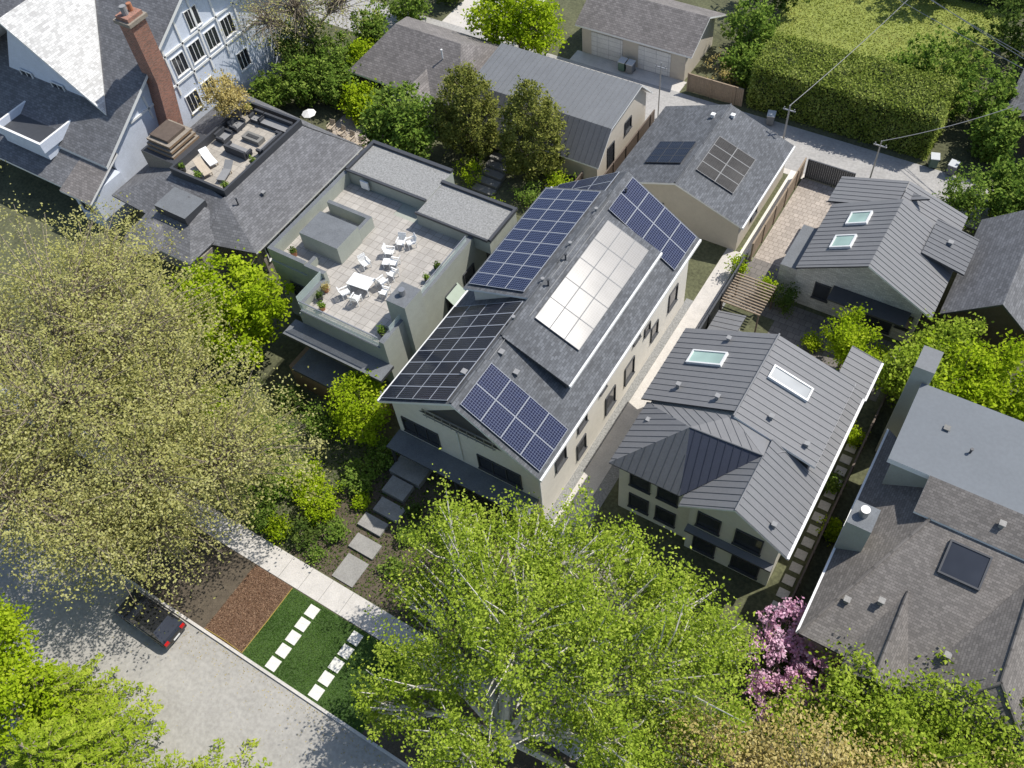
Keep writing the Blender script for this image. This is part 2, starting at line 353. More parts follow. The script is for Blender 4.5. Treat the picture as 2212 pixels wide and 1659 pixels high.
n=6000; P=np.stack([rng.uniform(-14.6,-11.6,n),rng.uniform(-16.2,-11.5,n),np.full(n,.1)],1)
o=leafmesh('bark_mulch',P,.06,'chip',rng.uniform(0,1,n),None,flat=1,asp=.4); o['kind']='stuff'
n=14000; P=np.stack([rng.uniform(-26,-.5,n),rng.uniform(-9.7,.0,n),np.full(n,.05)],1)
o=leafmesh('ground_cover',P,.08,'leaf_dark',rng.uniform(0,1,n),None,flat=.6,asp=.5); o['kind']='stuff'
n=900; P=np.stack([rng.uniform(-24,8,n),-16.5-rng.exponential(1.0,n),np.full(n,.02)],1)
o=leafmesh('fallen_leaves',P,.045,'leaf_orange',rng.uniform(0,.8,n),None,flat=2,asp=.5); o['kind']='stuff'
for i in range(5):
    y=-15.75+i*.92
    for x in (-9.45,-6.15):
        x+=random.uniform(-.03,.03); b=B((x,y,.075)); s=.36; b.prism([(x-s,y-s,.13),(x+s,y-s,.13),(x+s,y+s,.13),(x-s,y+s,.13)],(0,0,-.06),'pad_white'); o=b.obj('paving_slab'); o['label']='pale square concrete stepping slab set in the lawn'; o['category']='paving slab'; o['group']='stepping slabs crossing the verge'
b=B((-11.5,-14,.1)); b.tube([(-11.55,-16.2,.12),(-11.5,-14,.13),(-11.52,-11.5,.12)],.022,'yellow_rope',5); b.tube([(-14.5,-16.2,.12),(-13,-16.15,.13),(-11.6,-16.2,.12)],.02,'yellow_rope',5); o=b.obj('rope'); o['label']='yellow rope line edging the mulch bed'; o['category']='rope'
for i,(x0,x1,y0,y1) in enumerate([(-11.0,-8.6,-1.9,-.2),(-10.6,-8.9,-3.3,-2.05),(-10.3,-8.4,-4.7,-3.65),(-10.6,-8.8,-6.0,-5.05),(-10.2,-8.3,-7.5,-6.45),(-9.9,-8.3,-9.6,-7.85)]):
    z=.5-.08*i; b=B((x0,y0,0)); b.box(x0,x1,y0,y1,0,z,'concrete_mid'); o=b.obj('walkway_slab'); o['label']='broad grey concrete slab of the front walkway'; o['category']='walkway slab'; o['group']='slabs of the front walk'
def body(org,x0,x1,y0,y1,ze,mat,axis=None,rx=None,zr=None,parent=None):
    b=B(org)
    b.box(x0,x1,y0,y1,0,ze,mat)
    if axis=='y': b.prism([(x0,y0,ze+.004),(x1,y0,ze+.004),(rx,y0,zr)],(0,y1-y0,0),mat)
    if axis=='x': b.prism([(x1,y0,ze+.004),(x1,y1,ze+.004),(x1,rx,zr)],(x0-x1,0,0),mat)
    return b.obj('wall',parent)
# ================================================================== MAIN HOUSE
O=(-5.6,10.5,0)
H=empty('solar_house',O,'pale stucco house with dark shingle gable roof covered in solar panels','house')
body(O,-11.1,-.4,.2,20.5,6.2,'stucco','y',-5.7,9.75,H)
rf=B(O)
LS=[(-11.6,-.35,6.2),(-5.6,-.35,10.1),(-5.6,21.1,10.1),(-11.6,21.1,6.2)]
RS=[(-5.6,-.35,10.1),(0,-.35,6.3),(0,21.1,6.3),(-5.6,21.1,10.1)]
rf.slope(LS,'shingle','white_trim',.2); rf.slope(RS,'shingle','white_trim',.2)
LD=[(-10.7,18.8,8.45),(-10.7,8.35,8.45),(-5.62,8.35,10.22),(-5.62,18.8,10.22)]
RD=[(-5.58,5.1,10.2),(-1.1,5.1,8.12),(-1.1,17.2,8.12),(-5.58,17.2,10.2)]
rf.slope(LD,'shingle','white_trim',.16); rf.slope(RD,'shingle','dark_trim',.16)
rf.tube([(-5.6,-.3,10.13),(-5.6,5.1,10.13)],.07,'shingle',6); rf.tube([(-5.6,5.1,10.25),(-5.6,18.8,10.25)],.08,'shingle',6)
R1=rf.obj('roof',H)
b=B(O); b.prism([(-10.2,8.75,6.9),(-5.7,8.75,9.5),(-5.7,8.75,9.98),(-10.2,8.75,8.4)],(0,9.7,0),'stucco'); b.obj('dormer',R1)
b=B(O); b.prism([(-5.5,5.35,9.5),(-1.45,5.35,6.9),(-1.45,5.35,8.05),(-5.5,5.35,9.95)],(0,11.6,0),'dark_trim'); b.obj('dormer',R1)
b=B(O)
b.box(0,.13,-.35,21.1,6.1,6.3,'white_trim'); b.box(-1.1,-.98,5.1,17.2,7.94,8.12,'white_trim'); b.box(-11.73,-11.6,-.35,21.1,6.0,6.2,'white_trim')
b.obj('gutter',R1)
b=B(O); b.tube([(-6.1,.13,6.1),(-6.1,.13,2.9)],.055,'white_trim',8); b.tube([(-.33,.1,6.1),(-.33,.1,.1)],.055,'white_trim',8); b.obj('downpipe',H)
def lz(x): return 6.2+(x+11.6)*.65
array(R1,O,[(-11.45,-.2,lz(-11.45)),(-11.45,8.1,lz(-11.45)),(-5.85,-.2,lz(-5.85))],8,4,'panel_dark')
def ldz(x): return 8.45+(x+10.7)*.3484
array(R1,O,[(-10.45,8.7,ldz(-10.45)),(-10.45,18.5,ldz(-10.45)),(-6.2,8.7,ldz(-6.2))],9,3,'panel_cells')
array(R1,O,[(-10.9,18.95,lz(-10.9)),(-10.9,21.0,lz(-10.9)),(-6.1,18.95,lz(-6.1))],2,3,'panel_cells')
def rz(x): return 6.3-x*.6786
array(R1,O,[(-.25,.0,rz(-.25)),(-.25,3.3,rz(-.25)),(-5.25,.0,rz(-5.25))],2,4,'panel_cells')
array(R1,O,[(-.25,17.5,rz(-.25)),(-.25,20.9,rz(-.25)),(-5.2,17.5,rz(-5.2))],2,4,'panel_cells')
def rdz(x): return 8.12-(x+1.1)*.4643
array(R1,O,[(-1.75,7.4,rdz(-1.75)),(-1.75,16.6,rdz(-1.75)),(-4.75,7.4,rdz(-4.75))],5,3,'panel_bright','vent_grey')
for p in ((-5.1,4.3,9.7),(-3.9,3.9,8.95),(-6.2,2.0,9.8)): vent(R1,O,p)
for p in ((-5.2,9.9,10.0),(-5.3,12.2,10.05),(-4.9,19.5,9.6)): pipe(R1,O,p)
for i in range(4):
    b=B(O); b.cyl(-5.6,6.5+i*3.4,10.2,10.42,.07,'vent_grey'); b.cyl(-5.6,6.5+i*3.4,10.42,10.5,.12,'vent_grey'); b.obj('vent_cap',R1)
b=B(O); b.tube([(-5.0,7.3,9.98),(-5.0,16.7,9.98)],.02,'vent_grey',4); b.tube([(-5.35,3.4,10.0),(-5.35,18,10.16)],.02,'vent_grey',4); b.obj('conduit',R1)
for x,w in ((-9.2,2.7),(-3.3,3.0)): window(H,O,'-y',.2,x,3.75,w,1.45,'dark_trim',mull=2)
for x in (-8.6,-3.2): window(H,O,'-y',.2,x,1.3,2.4,1.8,'dark_trim',mull=1)
for y,z,w,h in ((2.6,4.2,1.1,1.6),(5.1,1.9,1.0,1.5),(5.3,4.6,1.0,1.1),(9,2.2,1.2,1.7),(11.7,2.2,1.2,1.7),(14.2,3.9,.7,.7),(15.4,2.4,.9,1.3),(18.2,3.0,1.2,1.6),(12.6,4.8,.8,.6),(8,4.9,.7,.6)):
    window(H,O,'+x',-.4,y,z,w,h,'dark_trim',mull=0)
for y in (3,6,12,16): window(H,O,'-x',-11.1,y,4,1.2,1.4,'dark_trim',mull=0)
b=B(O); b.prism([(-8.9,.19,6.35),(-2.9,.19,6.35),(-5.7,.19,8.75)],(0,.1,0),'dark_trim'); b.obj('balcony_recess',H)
b=B(O)
for z in (6.5,7.1): b.box(-8.4,-3.2,-.02,.05,z,z+.06,'steel')
for i in range(9): x=-8.2+i*.6; b.box(x,x+.04,.0,.04,6.3,7.1,'steel')
b.obj('balcony_railing',H)
b=B(O); b.box(-11.2,-.6,-1.3,.19,2.35,2.5,'dark_trim','membrane'); b.obj('canopy',H)
for x in (-11,-6,-.9):
    b=B(O); b.box(x-.08,x+.08,-1.15,-1.0,0,2.34,'dark_trim'); b.obj('post',H)
# ================================================================== GARAGE of main house
O=(-4.5,31.5,0)
H=empty('garage',O,'tan stucco rear garage with dark shingle gable roof and solar panels','garage')
body(O,-9.6,.8,27,36.3,2.9,'tan_wall','y',-4.45,4.8,H)
rf=B(O); L=[(-10,36.7,2.95),(-10,26.6,2.95),(-4.45,26.6,5.0),(-4.45,36.7,5.0)]; Rr=[(-4.45,26.6,5.0),(1.1,26.6,2.95),(1.1,36.7,2.95),(-4.45,36.7,5.0)]
rf.slope(L,'shingle','white_trim',.16); rf.slope(Rr,'shingle','white_trim',.16); rf.tube([(-4.45,26.6,5.03),(-4.45,36.7,5.03)],.07,'shingle'); R2=rf.obj('roof',H)
g=2.05/5.55
array(R2,O,[(-8.0,28.9,2.95+2*g),(-8,31.6,2.95+2*g),(-5.0,28.9,2.95+5*g)],3,3,'panel_dark','dark_trim',.1)
array(R2,O,[(-.7,28.8,2.95+1.8*g),(-.7,33,2.95+1.8*g),(-3.8,28.8,2.95+4.9*g)],4,2,'panel_bronze','vent_grey')
for p in ((-5.2,35,4.8),(-3.8,35.6,4.8)): vent(R2,O,p,'white_trim')
b=B(O); b.box(1.1,1.22,26.6,36.7,2.78,2.95,'white_trim'); b.obj('gutter',R2)
window(H,O,'+x',.8,30,1.6,1,1,mull=0); window(H,O,'-y',27,-6,1.6,1.2,1.2,mull=0)
# ================================================================== METAL ROOF NEIGHBOUR
O=(8.5,8,0)
H=empty('metal_roof_house',O,'cream house with dark standing-seam metal roof and skylights','house')
b=B(O); b.box(3.2,13.3,3.4,13.6,0,5.8,'cream'); b.box(8.0,13.3,2.9,3.39,0,5.8,'cream'); b.prism([(8.0,2.9,5.804),(13.3,2.9,5.804),(10.6,2.9,7.95)],(0,6,0),'cream')
b.prism([(8.2,13.58,8.3),(3.0,13.58,5.81),(13.3,13.58,5.81)],(0,-6,0),'cream'); b.box(12.2,13.3,13.61,16.6,0,5.6,'cream'); b.obj('wall',H)
A=(6.4,5.6,8.6);Mx=(8.15,7.4,8.6)
rf=B(O)
S1=[(2.4,7.7,5.95),(8.2,7.7,8.75),(8.2,13.9,8.75),(2.4,13.9,5.95)]; S1=up_(S1)
rf.rslope(S1,'metal_panel','dark_trim')
F1=[(2.8,2.8,5.9),(7.3,2.8,5.9),A]; rf.rslope(F1,'metal_shade','dark_trim',.1)  # front hip face in a darker metal: shade painted into the colour
F2=[(7.3,2.8,5.9),(10.55,6.0,8.25),A]; rf.rslope(F2,'metal_shade_blue','dark_trim',.1)  # shade on this hip face is put into its dark blue colour
F3=[A,(10.55,6.0,8.25),Mx]; rf.rslope(F3,'metal_panel','dark_trim',.1)
F4=[(2.8,2.8,5.9),A,Mx,(2.8,7.7,5.85)]
for q in ([F4[0],F4[1],F4[3]],[F4[1],F4[2],F4[3]]): rf.slope(q,'metal_panel','dark_trim',.1); rf.ribs(q,'metal_panel')
F5=[(7.5,2.2,5.95),(10.6,2.2,8.27),(10.55,6.0,8.27),(7.5,3.0,5.95)]; rf.rslope(F5,'metal_panel','white_trim')
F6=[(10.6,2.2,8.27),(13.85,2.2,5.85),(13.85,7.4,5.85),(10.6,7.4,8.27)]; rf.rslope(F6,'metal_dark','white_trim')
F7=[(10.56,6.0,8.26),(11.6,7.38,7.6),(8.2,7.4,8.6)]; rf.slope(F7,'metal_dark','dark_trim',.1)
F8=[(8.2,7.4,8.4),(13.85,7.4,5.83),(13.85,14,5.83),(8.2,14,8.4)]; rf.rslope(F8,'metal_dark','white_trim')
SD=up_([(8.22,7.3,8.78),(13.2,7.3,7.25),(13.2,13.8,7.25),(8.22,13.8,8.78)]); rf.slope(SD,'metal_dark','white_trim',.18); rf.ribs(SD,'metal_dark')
SB=[(12.0,13.95,6.3),(13.95,13.95,5.8),(13.95,17.1,5.8),(12.0,17.1,6.3)]; rf.rslope(SB,'metal_dark','white_trim')
rf.tube([(8.2,7.3,8.8),(8.2,13.9,8.8)],.06,'metal_dark'); rf.tube([(10.6,2.2,8.3),(10.56,6,8.3),A],.05,'metal_dark')
R3=rf.obj('roof',H)
b=B(O); b.prism([(8.3,7.55,8.3),(12.8,7.55,6.2),(12.8,7.55,7.2),(8.3,7.55,8.6)],(0,6,0),'dark_trim'); b.obj('dormer',R3)
b=B(O); b.box(13.85,14.0,2.2,14,5.7,5.86,'white_trim'); b.box(13.95,14.08,13.95,17.1,5.68,5.8,'white_trim'); b.obj('gutter',R3)
def sk(R,O,pts,p,w,l,gm='skylight_glass',fr='white_trim'):
    u,v,n=frame(pts); d=Vector(p)-Vector(pts[0]); a=d.dot(u);c=d.dot(v); skylight(R,O,pts,a-w/2,a+w/2,c-l/2,c+l/2,gm,fr=fr)
sk(R3,O,S1,(4.9,11.4,7.2),1.1,2.4); sk(R3,O,SD,(10.0,11.2,8.2),1.0,2.6,'skylight_grey')
for p in ((4.2,8.9,7.0),(6.8,8.4,8.2),(3.6,6.2,6.3),(10,8.5,8.3),(12.3,8.2,7.6),(12.6,3.1,6.9),(5.5,13.1,7.5)): vent(R3,O,p,'vent_grey',.2)
for x,z,w,h in ((9.2,4.3,1.3,1.5),(11.6,4.3,1.5,1.6),(9.2,1.5,1.3,2.0),(11.8,1.5,1.6,2.0)): window(H,O,'-y',2.9,x,z,w,h,'dark_trim',mull=0)
for x,z in ((4.6,4.3),(6.4,4.3),(4.6,1.6),(6.4,1.6)): window(H,O,'-y',3.4,x,z,1.2,1.5,'dark_trim',mull=0)
b=B(O); b.box(8.0,13.3,2.4,2.89,2.9,3.05,'dark_trim','metal_dark'); b.obj('canopy',H)
# ================================================================== COACH HOUSE
O=(10.7,28,0)
H=empty('coach_house',O,'white brick coach house with dark standing-seam metal gable roof','house')
b=B(O); b.box(6.2,14.8,24.3,33.3,0,3.9,'white_brick'); b.prism([(6.2,24.3,3.904),(14.8,24.3,3.904),(10.7,24.3,6.1)],(0,5,0),'white_brick'); b.obj('wall',H)
rf=B(O)
CL=up_([(6.2,23.6,4.15),(10.7,23.6,6.55),(10.7,30.6,6.55),(6.2,30.6,4.15)]); CR=[(10.7,23.6,6.55),(15.5,23.6,3.9),(15.5,30.6,3.9),(10.7,30.6,6.55)]
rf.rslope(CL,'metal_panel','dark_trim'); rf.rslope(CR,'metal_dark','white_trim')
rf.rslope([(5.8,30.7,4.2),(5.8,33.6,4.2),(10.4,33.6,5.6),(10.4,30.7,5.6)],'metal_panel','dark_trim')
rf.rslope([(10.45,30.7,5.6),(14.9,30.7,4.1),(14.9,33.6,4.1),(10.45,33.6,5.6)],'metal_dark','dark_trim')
rf.rslope([(9.3,32,4.6),(12.2,32,6.0),(9.3,33.8,4.6)],'metal_panel','dark_trim')
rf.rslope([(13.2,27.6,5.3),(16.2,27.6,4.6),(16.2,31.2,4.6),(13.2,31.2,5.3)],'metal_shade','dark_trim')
R4=rf.obj('roof',H)
sk(R4,O,CL,(8.6,28.6,5.4),1.3,1.5); sk(R4,O,CL,(8.4,26.1,5.3),1.3,1.5)
vent(R4,O,(14.6,29.5,5.0))
window(H,O,'-y',24.3,12.0,1.5,2.6,2.2,mull=2); window(H,O,'-y',24.3,8.2,2.0,1.0,1.4,mull=0); window(H,O,'-y',24.3,14,2.0,.8,1.3,mull=0)
b=B(O); b.box(8.9,14.2,22.9,24.28,2.9,3.05,'dark_trim'); b.obj('canopy',H)
b=B(O); b.box(4.9,6.18,24.6,29,0,2.9,'white_brick','membrane'); b.obj('side_annex',H)
O=(18.9,30,0)
H=empty('garage',O,'dark garage with grey shingle gable roof beside the coach house','garage')
body(O,16.3,21.6,25.6,34.5,3,'dark_wood','y',18.95,5.6,H)
rf=B(O); rf.slope([(15.8,34.9,3.1),(15.8,25,3.1),(18.95,25,5.8),(18.95,34.9,5.8)],'shingle_grey','dark_trim'); rf.slope([(18.95,25,5.8),(22.1,25,3.1),(22.1,34.9,3.1),(18.95,34.9,5.8)],'shingle_grey','dark_trim'); rf.obj('roof',H)
# slatted trellis beside the courtyard
e=empty('trellis',(3.4,21,0),'dark slatted timber trellis over the side yard','trellis')
b=B((3.4,21,0))
for i in range(12): b.box(2.5,5.4,19.9+i*.26,19.9+i*.26+.09,2.4,2.5,'fence_wood')
b.obj('slats',e)
for x in (2.55,5.25):
    for y in (19.9,22.8): b=B((3.4,21,0)); b.box(x,x+.1,y,y+.1,0,2.4,'dark_wood'); b.obj('post',e)
# ================================================================== FLAT ROOF TERRACE HOUSE
O=(-19.5,10,0)
H=empty('terrace_house',O,'olive stucco flat-roofed house with large paved roof terrace','house')
Z=5.95
b=B(O); b.box(-20.9,-13.5,3.0,17.0,0,Z-.05,'stucco_olive'); b.box(-25.9,-20.91,5.9,18.2,0,Z-.06,'stucco_olive'); b.obj('wall',H)
rf=B(O); rf.box(-20.7,-13.7,3.2,13.6,Z-.05,Z,'paver'); rf.box(-25.7,-20.71,6.1,14.8,Z-.05,Z-.005,'paver')
rf.box(-25.7,-18.4,14.95,18.3,Z-.06,7.15,'stucco_olive','gravel'); rf.box(-18.39,-12.2,13.6,17.05,Z-.06,7.1,'stucco_olive','gravel')
RT=rf.obj('roof',H)
pb=B(O)
def par(x0,x1,y0,y1,z=7.0): pb.box(x0,x1,y0,y1,Z-.04,z,'stucco_olive','membrane')
par(-25.95,-25.6,6.0,14.9); par(-25.6,-22.6,6.0,6.3); par(-22.8,-22.5,6.3,7.2,6.6); par(-22.5,-20.75,5.9,6.2); par(-21.05,-20.7,3.3,5.9,6.5)
par(-13.9,-13.5,3.0,13.6); par(-25.0,-21.1,11.6,11.9); par(-21.4,-21.1,10.4,11.6)
par(-20.7,-13.9,3.0,3.3,6.25)
pb.box(-25.75,-18.4,18.1,18.4,7.15,7.35,'dark_trim'); pb.box(-25.75,-25.5,14.9,18.1,7.15,7.35,'dark_trim'); pb.box(-18.5,-12.1,16.9,17.15,7.1,7.3,'dark_trim'); pb.box(-12.3,-12.1,13.6,16.9,7.1,7.3,'dark_trim'); pb.box(-25.6,-18.4,14.75,14.95,7.15,7.3,'dark_trim'); pb.box(-18.4,-12.3,13.45,13.6,7.1,7.3,'dark_trim')
pb.obj('parapet',H)
b=B(O); b.box(-24.4,-21.0,7.9,10.3,Z-.04,7.5,'stucco_olive','membrane'); b.obj('roof_hatch',H)
b=B(O); b.box(-20.6,-14,3.08,3.1,6.3,7.2,'rail_glass'); b.box(-20.6,-14,3.05,3.13,7.2,7.25,'steel'); b.box(-13.72,-13.7,4,13,7.05,7.5,'rail_glass'); b.box(-13.75,-13.68,8.2,13,7.5,7.54,'steel'); b.box(-21.0,-20.98,3.3,5.9,6.5,7.2,'rail_glass'); b.obj('glass_railing',H)
b=B(O); b.box(-14.6,-13.1,5.2,7.0,0,8.4,'stucco_olive','membrane'); b.cyl(-13.9,6.1,8.4,8.9,.22,'steel'); b.obj('chimney',RT)
b=B(O); b.box(-21.6,-13.2,1.6,3.0,4.6,4.85,'dark_trim','membrane'); b.box(-20.8,-13.6,.6,2.9,2.3,2.5,'dark_trim','membrane'); b.obj('canopy',H)
b=B(O); b.box(-21.3,-13.6,.8,2.98,0,2.28,'teak'); b.obj('porch',H)
for x in (-19.2,-16.2): window(H,O,'-y',3.0,x,3.4,2.4,1.4,mull=1)
for y,z in ((10.2,4.2),(12.4,4.2),(15.4,4.2),(9,1.5)): window(H,O,'+x',-13.5,y,z,1.2,1.3,mull=0)
b=B(O); b.prism([(-13.48,9.5,4.9),(-12.8,9.5,4.3),(-12.8,11,4.3),(-13.48,11,4.9)],(0,0,-.05),'awning_cloth'); b.obj('awning',H)
window(H,O,'-y',5.9,-23.4,3.4,2.4,1.8,mull=1)
b=B(O); b.box(-24.3,-23.6,14.6,14.74,6.2,6.9,'white_paint'); b.obj('vent_box',H)
# ================================================================== DECK HOUSE
O=(-37,13,0)
H=empty('deck_house',O,'low house with grey shingle roof and a furnished roof deck','house')
b=B(O); b.box(-44.3,-30.3,8.2,20.2,0,3.2,'shake_wall'); b.box(-39.6,-33.4,5.2,8.19,0,3.1,'shake_wall'); b.obj('wall',H)
rf=B(O)
rf.slope([(-34.5,9.8,4.9),(-29.7,7.4,3.3),(-29.7,20.8,3.3),(-34.5,19.3,4.9)],'shingle_grey','white_trim')
rf.slope([(-40.2,10.6,4.9),(-44.9,6.8,3.3),(-34,6.2,3.3),(-34.5,9.8,4.9)],'shingle_grey','dark_trim')
rf.slope([(-34.5,9.8,4.9),(-34.6,6.2,3.3),(-29.7,7.4,3.3)],'shingle_grey','dark_trim')
rf.slope([(-40.2,10.6,4.9),(-40.6,18.9,4.9),(-44.9,21.8,3.3),(-44.9,6.8,3.3)],'shingle_grey','dark_trim')
rf.slope([(-40.6,19.4,4.9),(-34.5,19.4,4.9),(-29.7,20.85,3.3),(-44.9,21.9,3.3)],'shingle_grey','dark_trim')
rf.slope([(-37,8.6,5.0),(-40.4,4.2,3.2),(-33.6,4.2,3.2)],'shingle_grey','white_trim')
rf.slope([(-37,8.6,5.0),(-33.6,4.2,3.2),(-33.2,8.6,3.6)],'shingle_grey','dark_trim'); rf.slope([(-37,8.6,5.0),(-40.8,8.6,3.6),(-40.4,4.2,3.2)],'shingle_grey','dark_trim')
rf.cyl(-38.6,5.2,3.2,4.2,2.2,'shingle_grey',.3,20)
R5=rf.obj('roof',H)
b=B(O); b.box(-40.1,-34.6,10.2,19.2,4.2,4.75,'dark_trim','deck_stone'); b.obj('roof_deck',H)
b=B(O)
for q in ((-40.3,-40.1,10,19.4),(-34.6,-34.4,10,19.4),(-40.1,-34.6,19.2,19.4),(-40.1,-34.6,10,10.2)): b.box(*q,4.2,5.45,'dark_trim')
b.obj('parapet',H)
b=B(O); b.box(-44.2,-40.4,10.6,14.4,3.2,5.3,'stone','dark_trim')
for i in range(3): b.box(-43.8+i*.1,-40.8-.1*i,11+i*.1,14-.1*i,5.3+i*.4,5.5+i*.4,'teak','stone'); b.box(-43.4,-41.4,11.5,13.5,5.45+i*.4,5.75+i*.4,'dark_wood')
b.obj('stone_kitchen',H)
b=B(O); b.box(-38.9,-35.6,6.6,8.9,4.2,4.95,'dark_trim','membrane'); b.obj('flat_dormer',R5)
for y in (9.5,12,14.5,17): window(H,O,'+x',-30.3,y,1.8,1.7,1.3,'white_trim',mull=2)
pipe(R5,O,(-33.3,10,4.6)); vent(R5,O,(-32.5,12,4.3))
# ================================================================== BIG WHITE HOUSE
O=(-52,16,0)
H=empty('white_gabled_house',O,'tall old blue-white house with steep shingle roofs and brick chimney','house')
b=B(O); b.box(-66,-46.3,9,34,0,5.2,'blue_white_wall'); b.prism([(-46.3,9,5.204),(-46.3,34,5.204),(-46.3,21.5,12.6)],(-19,0,0),'blue_white_wall')
b.prism([(-62,11.9,5.3),(-49.5,11.9,6.6),(-56.6,11.9,12.6)],(0,8,0),'blue_white_wall'); b.box(-63,-48.5,11.8,20,0,5.3,'blue_white_wall'); b.obj('wall',H)
rf=B(O)
rf.slope([(-66,8,5.0),(-45.7,8,5.0),(-45.7,21.5,13.0),(-66,21.5,13.0)],'shingle_grey','white_trim',.3)
rf.slope([(-66,21.5,13.0),(-45.7,21.5,13.0),(-45.7,35,5),(-66,35,5)],'shingle_grey','white_trim',.3)
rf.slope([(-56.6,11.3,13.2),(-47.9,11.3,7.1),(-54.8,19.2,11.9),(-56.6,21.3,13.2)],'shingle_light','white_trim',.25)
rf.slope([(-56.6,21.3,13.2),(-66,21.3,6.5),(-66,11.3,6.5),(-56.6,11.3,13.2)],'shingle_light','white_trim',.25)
rf.slope([(-70,5.4,3.6),(-48.6,5.4,3.6),(-48.6,10.5,5.6),(-70,10.5,5.6)],'shingle_grey','white_trim',.2)
R6=rf.obj('roof',H)
b=B(O); b.prism([(-46.28,13.4,0),(-44.9,13.4,0),(-44.9,15,8.5),(-44.9,15,14.2),(-46.28,15,14.2),(-46.28,15,8)],(0,1.5,0),'red_brick'); b.box(-46.5,-44.7,14.8,16.7,13.6,13.9,'stone'); b.cyl(-45.6,15.5,14.2,14.9,.25,'vent_grey'); b.cyl(-45.6,16.1,14.2,14.8,.2,'terracotta'); b.obj('chimney',R6)
for y,z in ((18.6,7.6),(20.6,7.6),(22.6,7.6),(24.6,7.6),(18.4,4),(20.4,4),(25,4),(21.5,10.2)): window(H,O,'+x',-46.3,y,z,1.3,1.6,'white_paint',mull=2)
b=B(O)
for y0,z0,y1,z1 in ((12,6.2,31,6.2),(16,8.9,27,8.9),(14,5.3,14.01,7.3),(17.4,5.3,17.41,9.6),(19.5,5.3,19.51,10.8),(23.6,5.3,23.61,10.8),(25.8,5.3,25.81,9.5),(21.5,5.3,21.51,12)): b.box(-46.29,-46.18,y0,y1+.15,z0,z1+.18,'white_paint')
b.obj('timber_trim',H)
for x in (-60,-57,-53.5,-50.5): window(H,O,'-y',9,x,2.0,1.5,1.5,'white_paint',mull=1)
for x in (-58,-54): window(H,O,'-y',11.8,x,7.0,1.4,1.4,'white_paint',mull=1)
b=B(O); b.box(-57,-51.5,6.8,10.2,4.4,5.6,'blue_white_wall','dark_trim')
for q in ((-57.2,-51.3,6.6,6.8),(-51.5,-51.3,6.8,10.2),(-57.2,-57,6.8,10.2)): b.box(*q,5.3,6.2,'blue_white_wall','white_paint')
b.obj('balcony',H)
b=B(O); b.box(-48.6,-45.8,5.6,8.9,0,3.7,'blue_white_wall'); b.prism([(-49,5,3.6),(-45.3,5,3.6),(-45.9,9.5,5.2),(-49,9.5,5.2)],(0,0,-.2),'shingle_taupe','white_trim'); b.obj('bay',H)
window(H,O,'-y',5.6,-47.2,2.1,1.6,1.4,'white_paint',mull=1)
# ================================================================== BACK ROW
O=(-31.5,33.5,0)
H=empty('cottage',O,'small cottage with brown-grey shingle hip roof and gabled entry','house')
b=B(O); b.box(-37,-26,29.4,37.6,0,2.8,'dark_wood'); b.box(-31.6,-28.6,28.3,29.39,0,2.6,'cream'); b.obj('wall',H)
rf=B(O)
rf.slope([(-37.6,28.9,2.9),(-25.4,28.9,2.9),(-28,33.5,5.6),(-35,33.5,5.6)],'shingle_taupe','white_trim'); rf.slope([(-35,33.5,5.6),(-28,33.5,5.6),(-25.4,38.1,2.9),(-37.6,38.1,2.9)],'shingle_taupe','white_trim')
rf.slope([(-37.6,38.1,2.9),(-37.6,28.9,2.9),(-35,33.5,5.6)],'shingle_taupe','white_trim'); rf.slope([(-25.4,28.9,2.9),(-25.4,38.1,2.9),(-28,33.5,5.6)],'shingle_taupe','white_trim')
rf.slope([(-31.9,27.7,2.8),(-30.1,27.7,4.1),(-30.1,31,4.1),(-31.9,31,2.8)],'shingle_taupe','white_trim'); rf.slope([(-30.1,27.7,4.1),(-28.3,27.7,2.8),(-28.3,31,2.8),(-30.1,31,4.1)],'shingle_taupe','white_trim')
R7=rf.obj('roof',H)
for x in (-35,-33): window(H,O,'-y',29.4,x,1.7,1.3,1.2,'white_trim',mull=1)
pipe(R7,O,(-29,32,5),.6,.06,'white_trim')
O=(-18,33,0)
H=empty('metal_roof_garage',O,'garage with two-plane grey standing-seam metal roof','garage')
b=B(O); b.prism([(-12.1,28.7,0),(-12.1,37.3,0),(-12.1,37.3,3.2),(-12.1,35.6,4.95),(-12.1,30.5,4.35),(-12.1,28.7,2.4)],(-12.5,0,0),'tan_wall'); b.obj('wall',H)
rf=B(O)
x0,x1=-25.2,-11.7
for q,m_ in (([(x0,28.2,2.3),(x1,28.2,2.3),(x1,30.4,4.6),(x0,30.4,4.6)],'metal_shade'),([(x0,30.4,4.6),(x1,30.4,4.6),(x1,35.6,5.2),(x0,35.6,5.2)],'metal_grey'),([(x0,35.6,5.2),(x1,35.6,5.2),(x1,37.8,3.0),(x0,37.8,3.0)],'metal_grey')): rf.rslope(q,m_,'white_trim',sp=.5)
rf.obj('roof',H)
window(H,O,'+x',-12.1,31,1.3,1,2.2,name='door',mull=0,sill=False); window(H,O,'+x',-12.1,34,2.3,1,1,mull=0)
O=(-16.5,46.5,0)
H=empty('double_garage',O,'lane garage with grey shingle roof and two white doors','garage')
body(O,-22,-11.6,44.0,50,2.7,'tan_wall','x',47,4.4,H)
rf=B(O); rf.slope([(-22.5,43.6,2.95),(-10.9,43.6,2.95),(-10.9,47,4.8),(-22.5,47,4.8)],'shingle_taupe','white_trim'); rf.slope([(-22.5,47,4.8),(-10.9,47,4.8),(-10.9,51,2.75),(-22.5,51,2.75)],'shingle_taupe','white_trim'); rf.obj('roof',H)
for x in (-19.4,-14.6):
    b=B(O); b.box(x-1.6,x+1.6,43.94,43.99,.05,2.4,'garage_door'); b.obj('door',H)
O=(20,52,0)
H=empty('house',O,'dark shingle roofed building behind the lane','house')
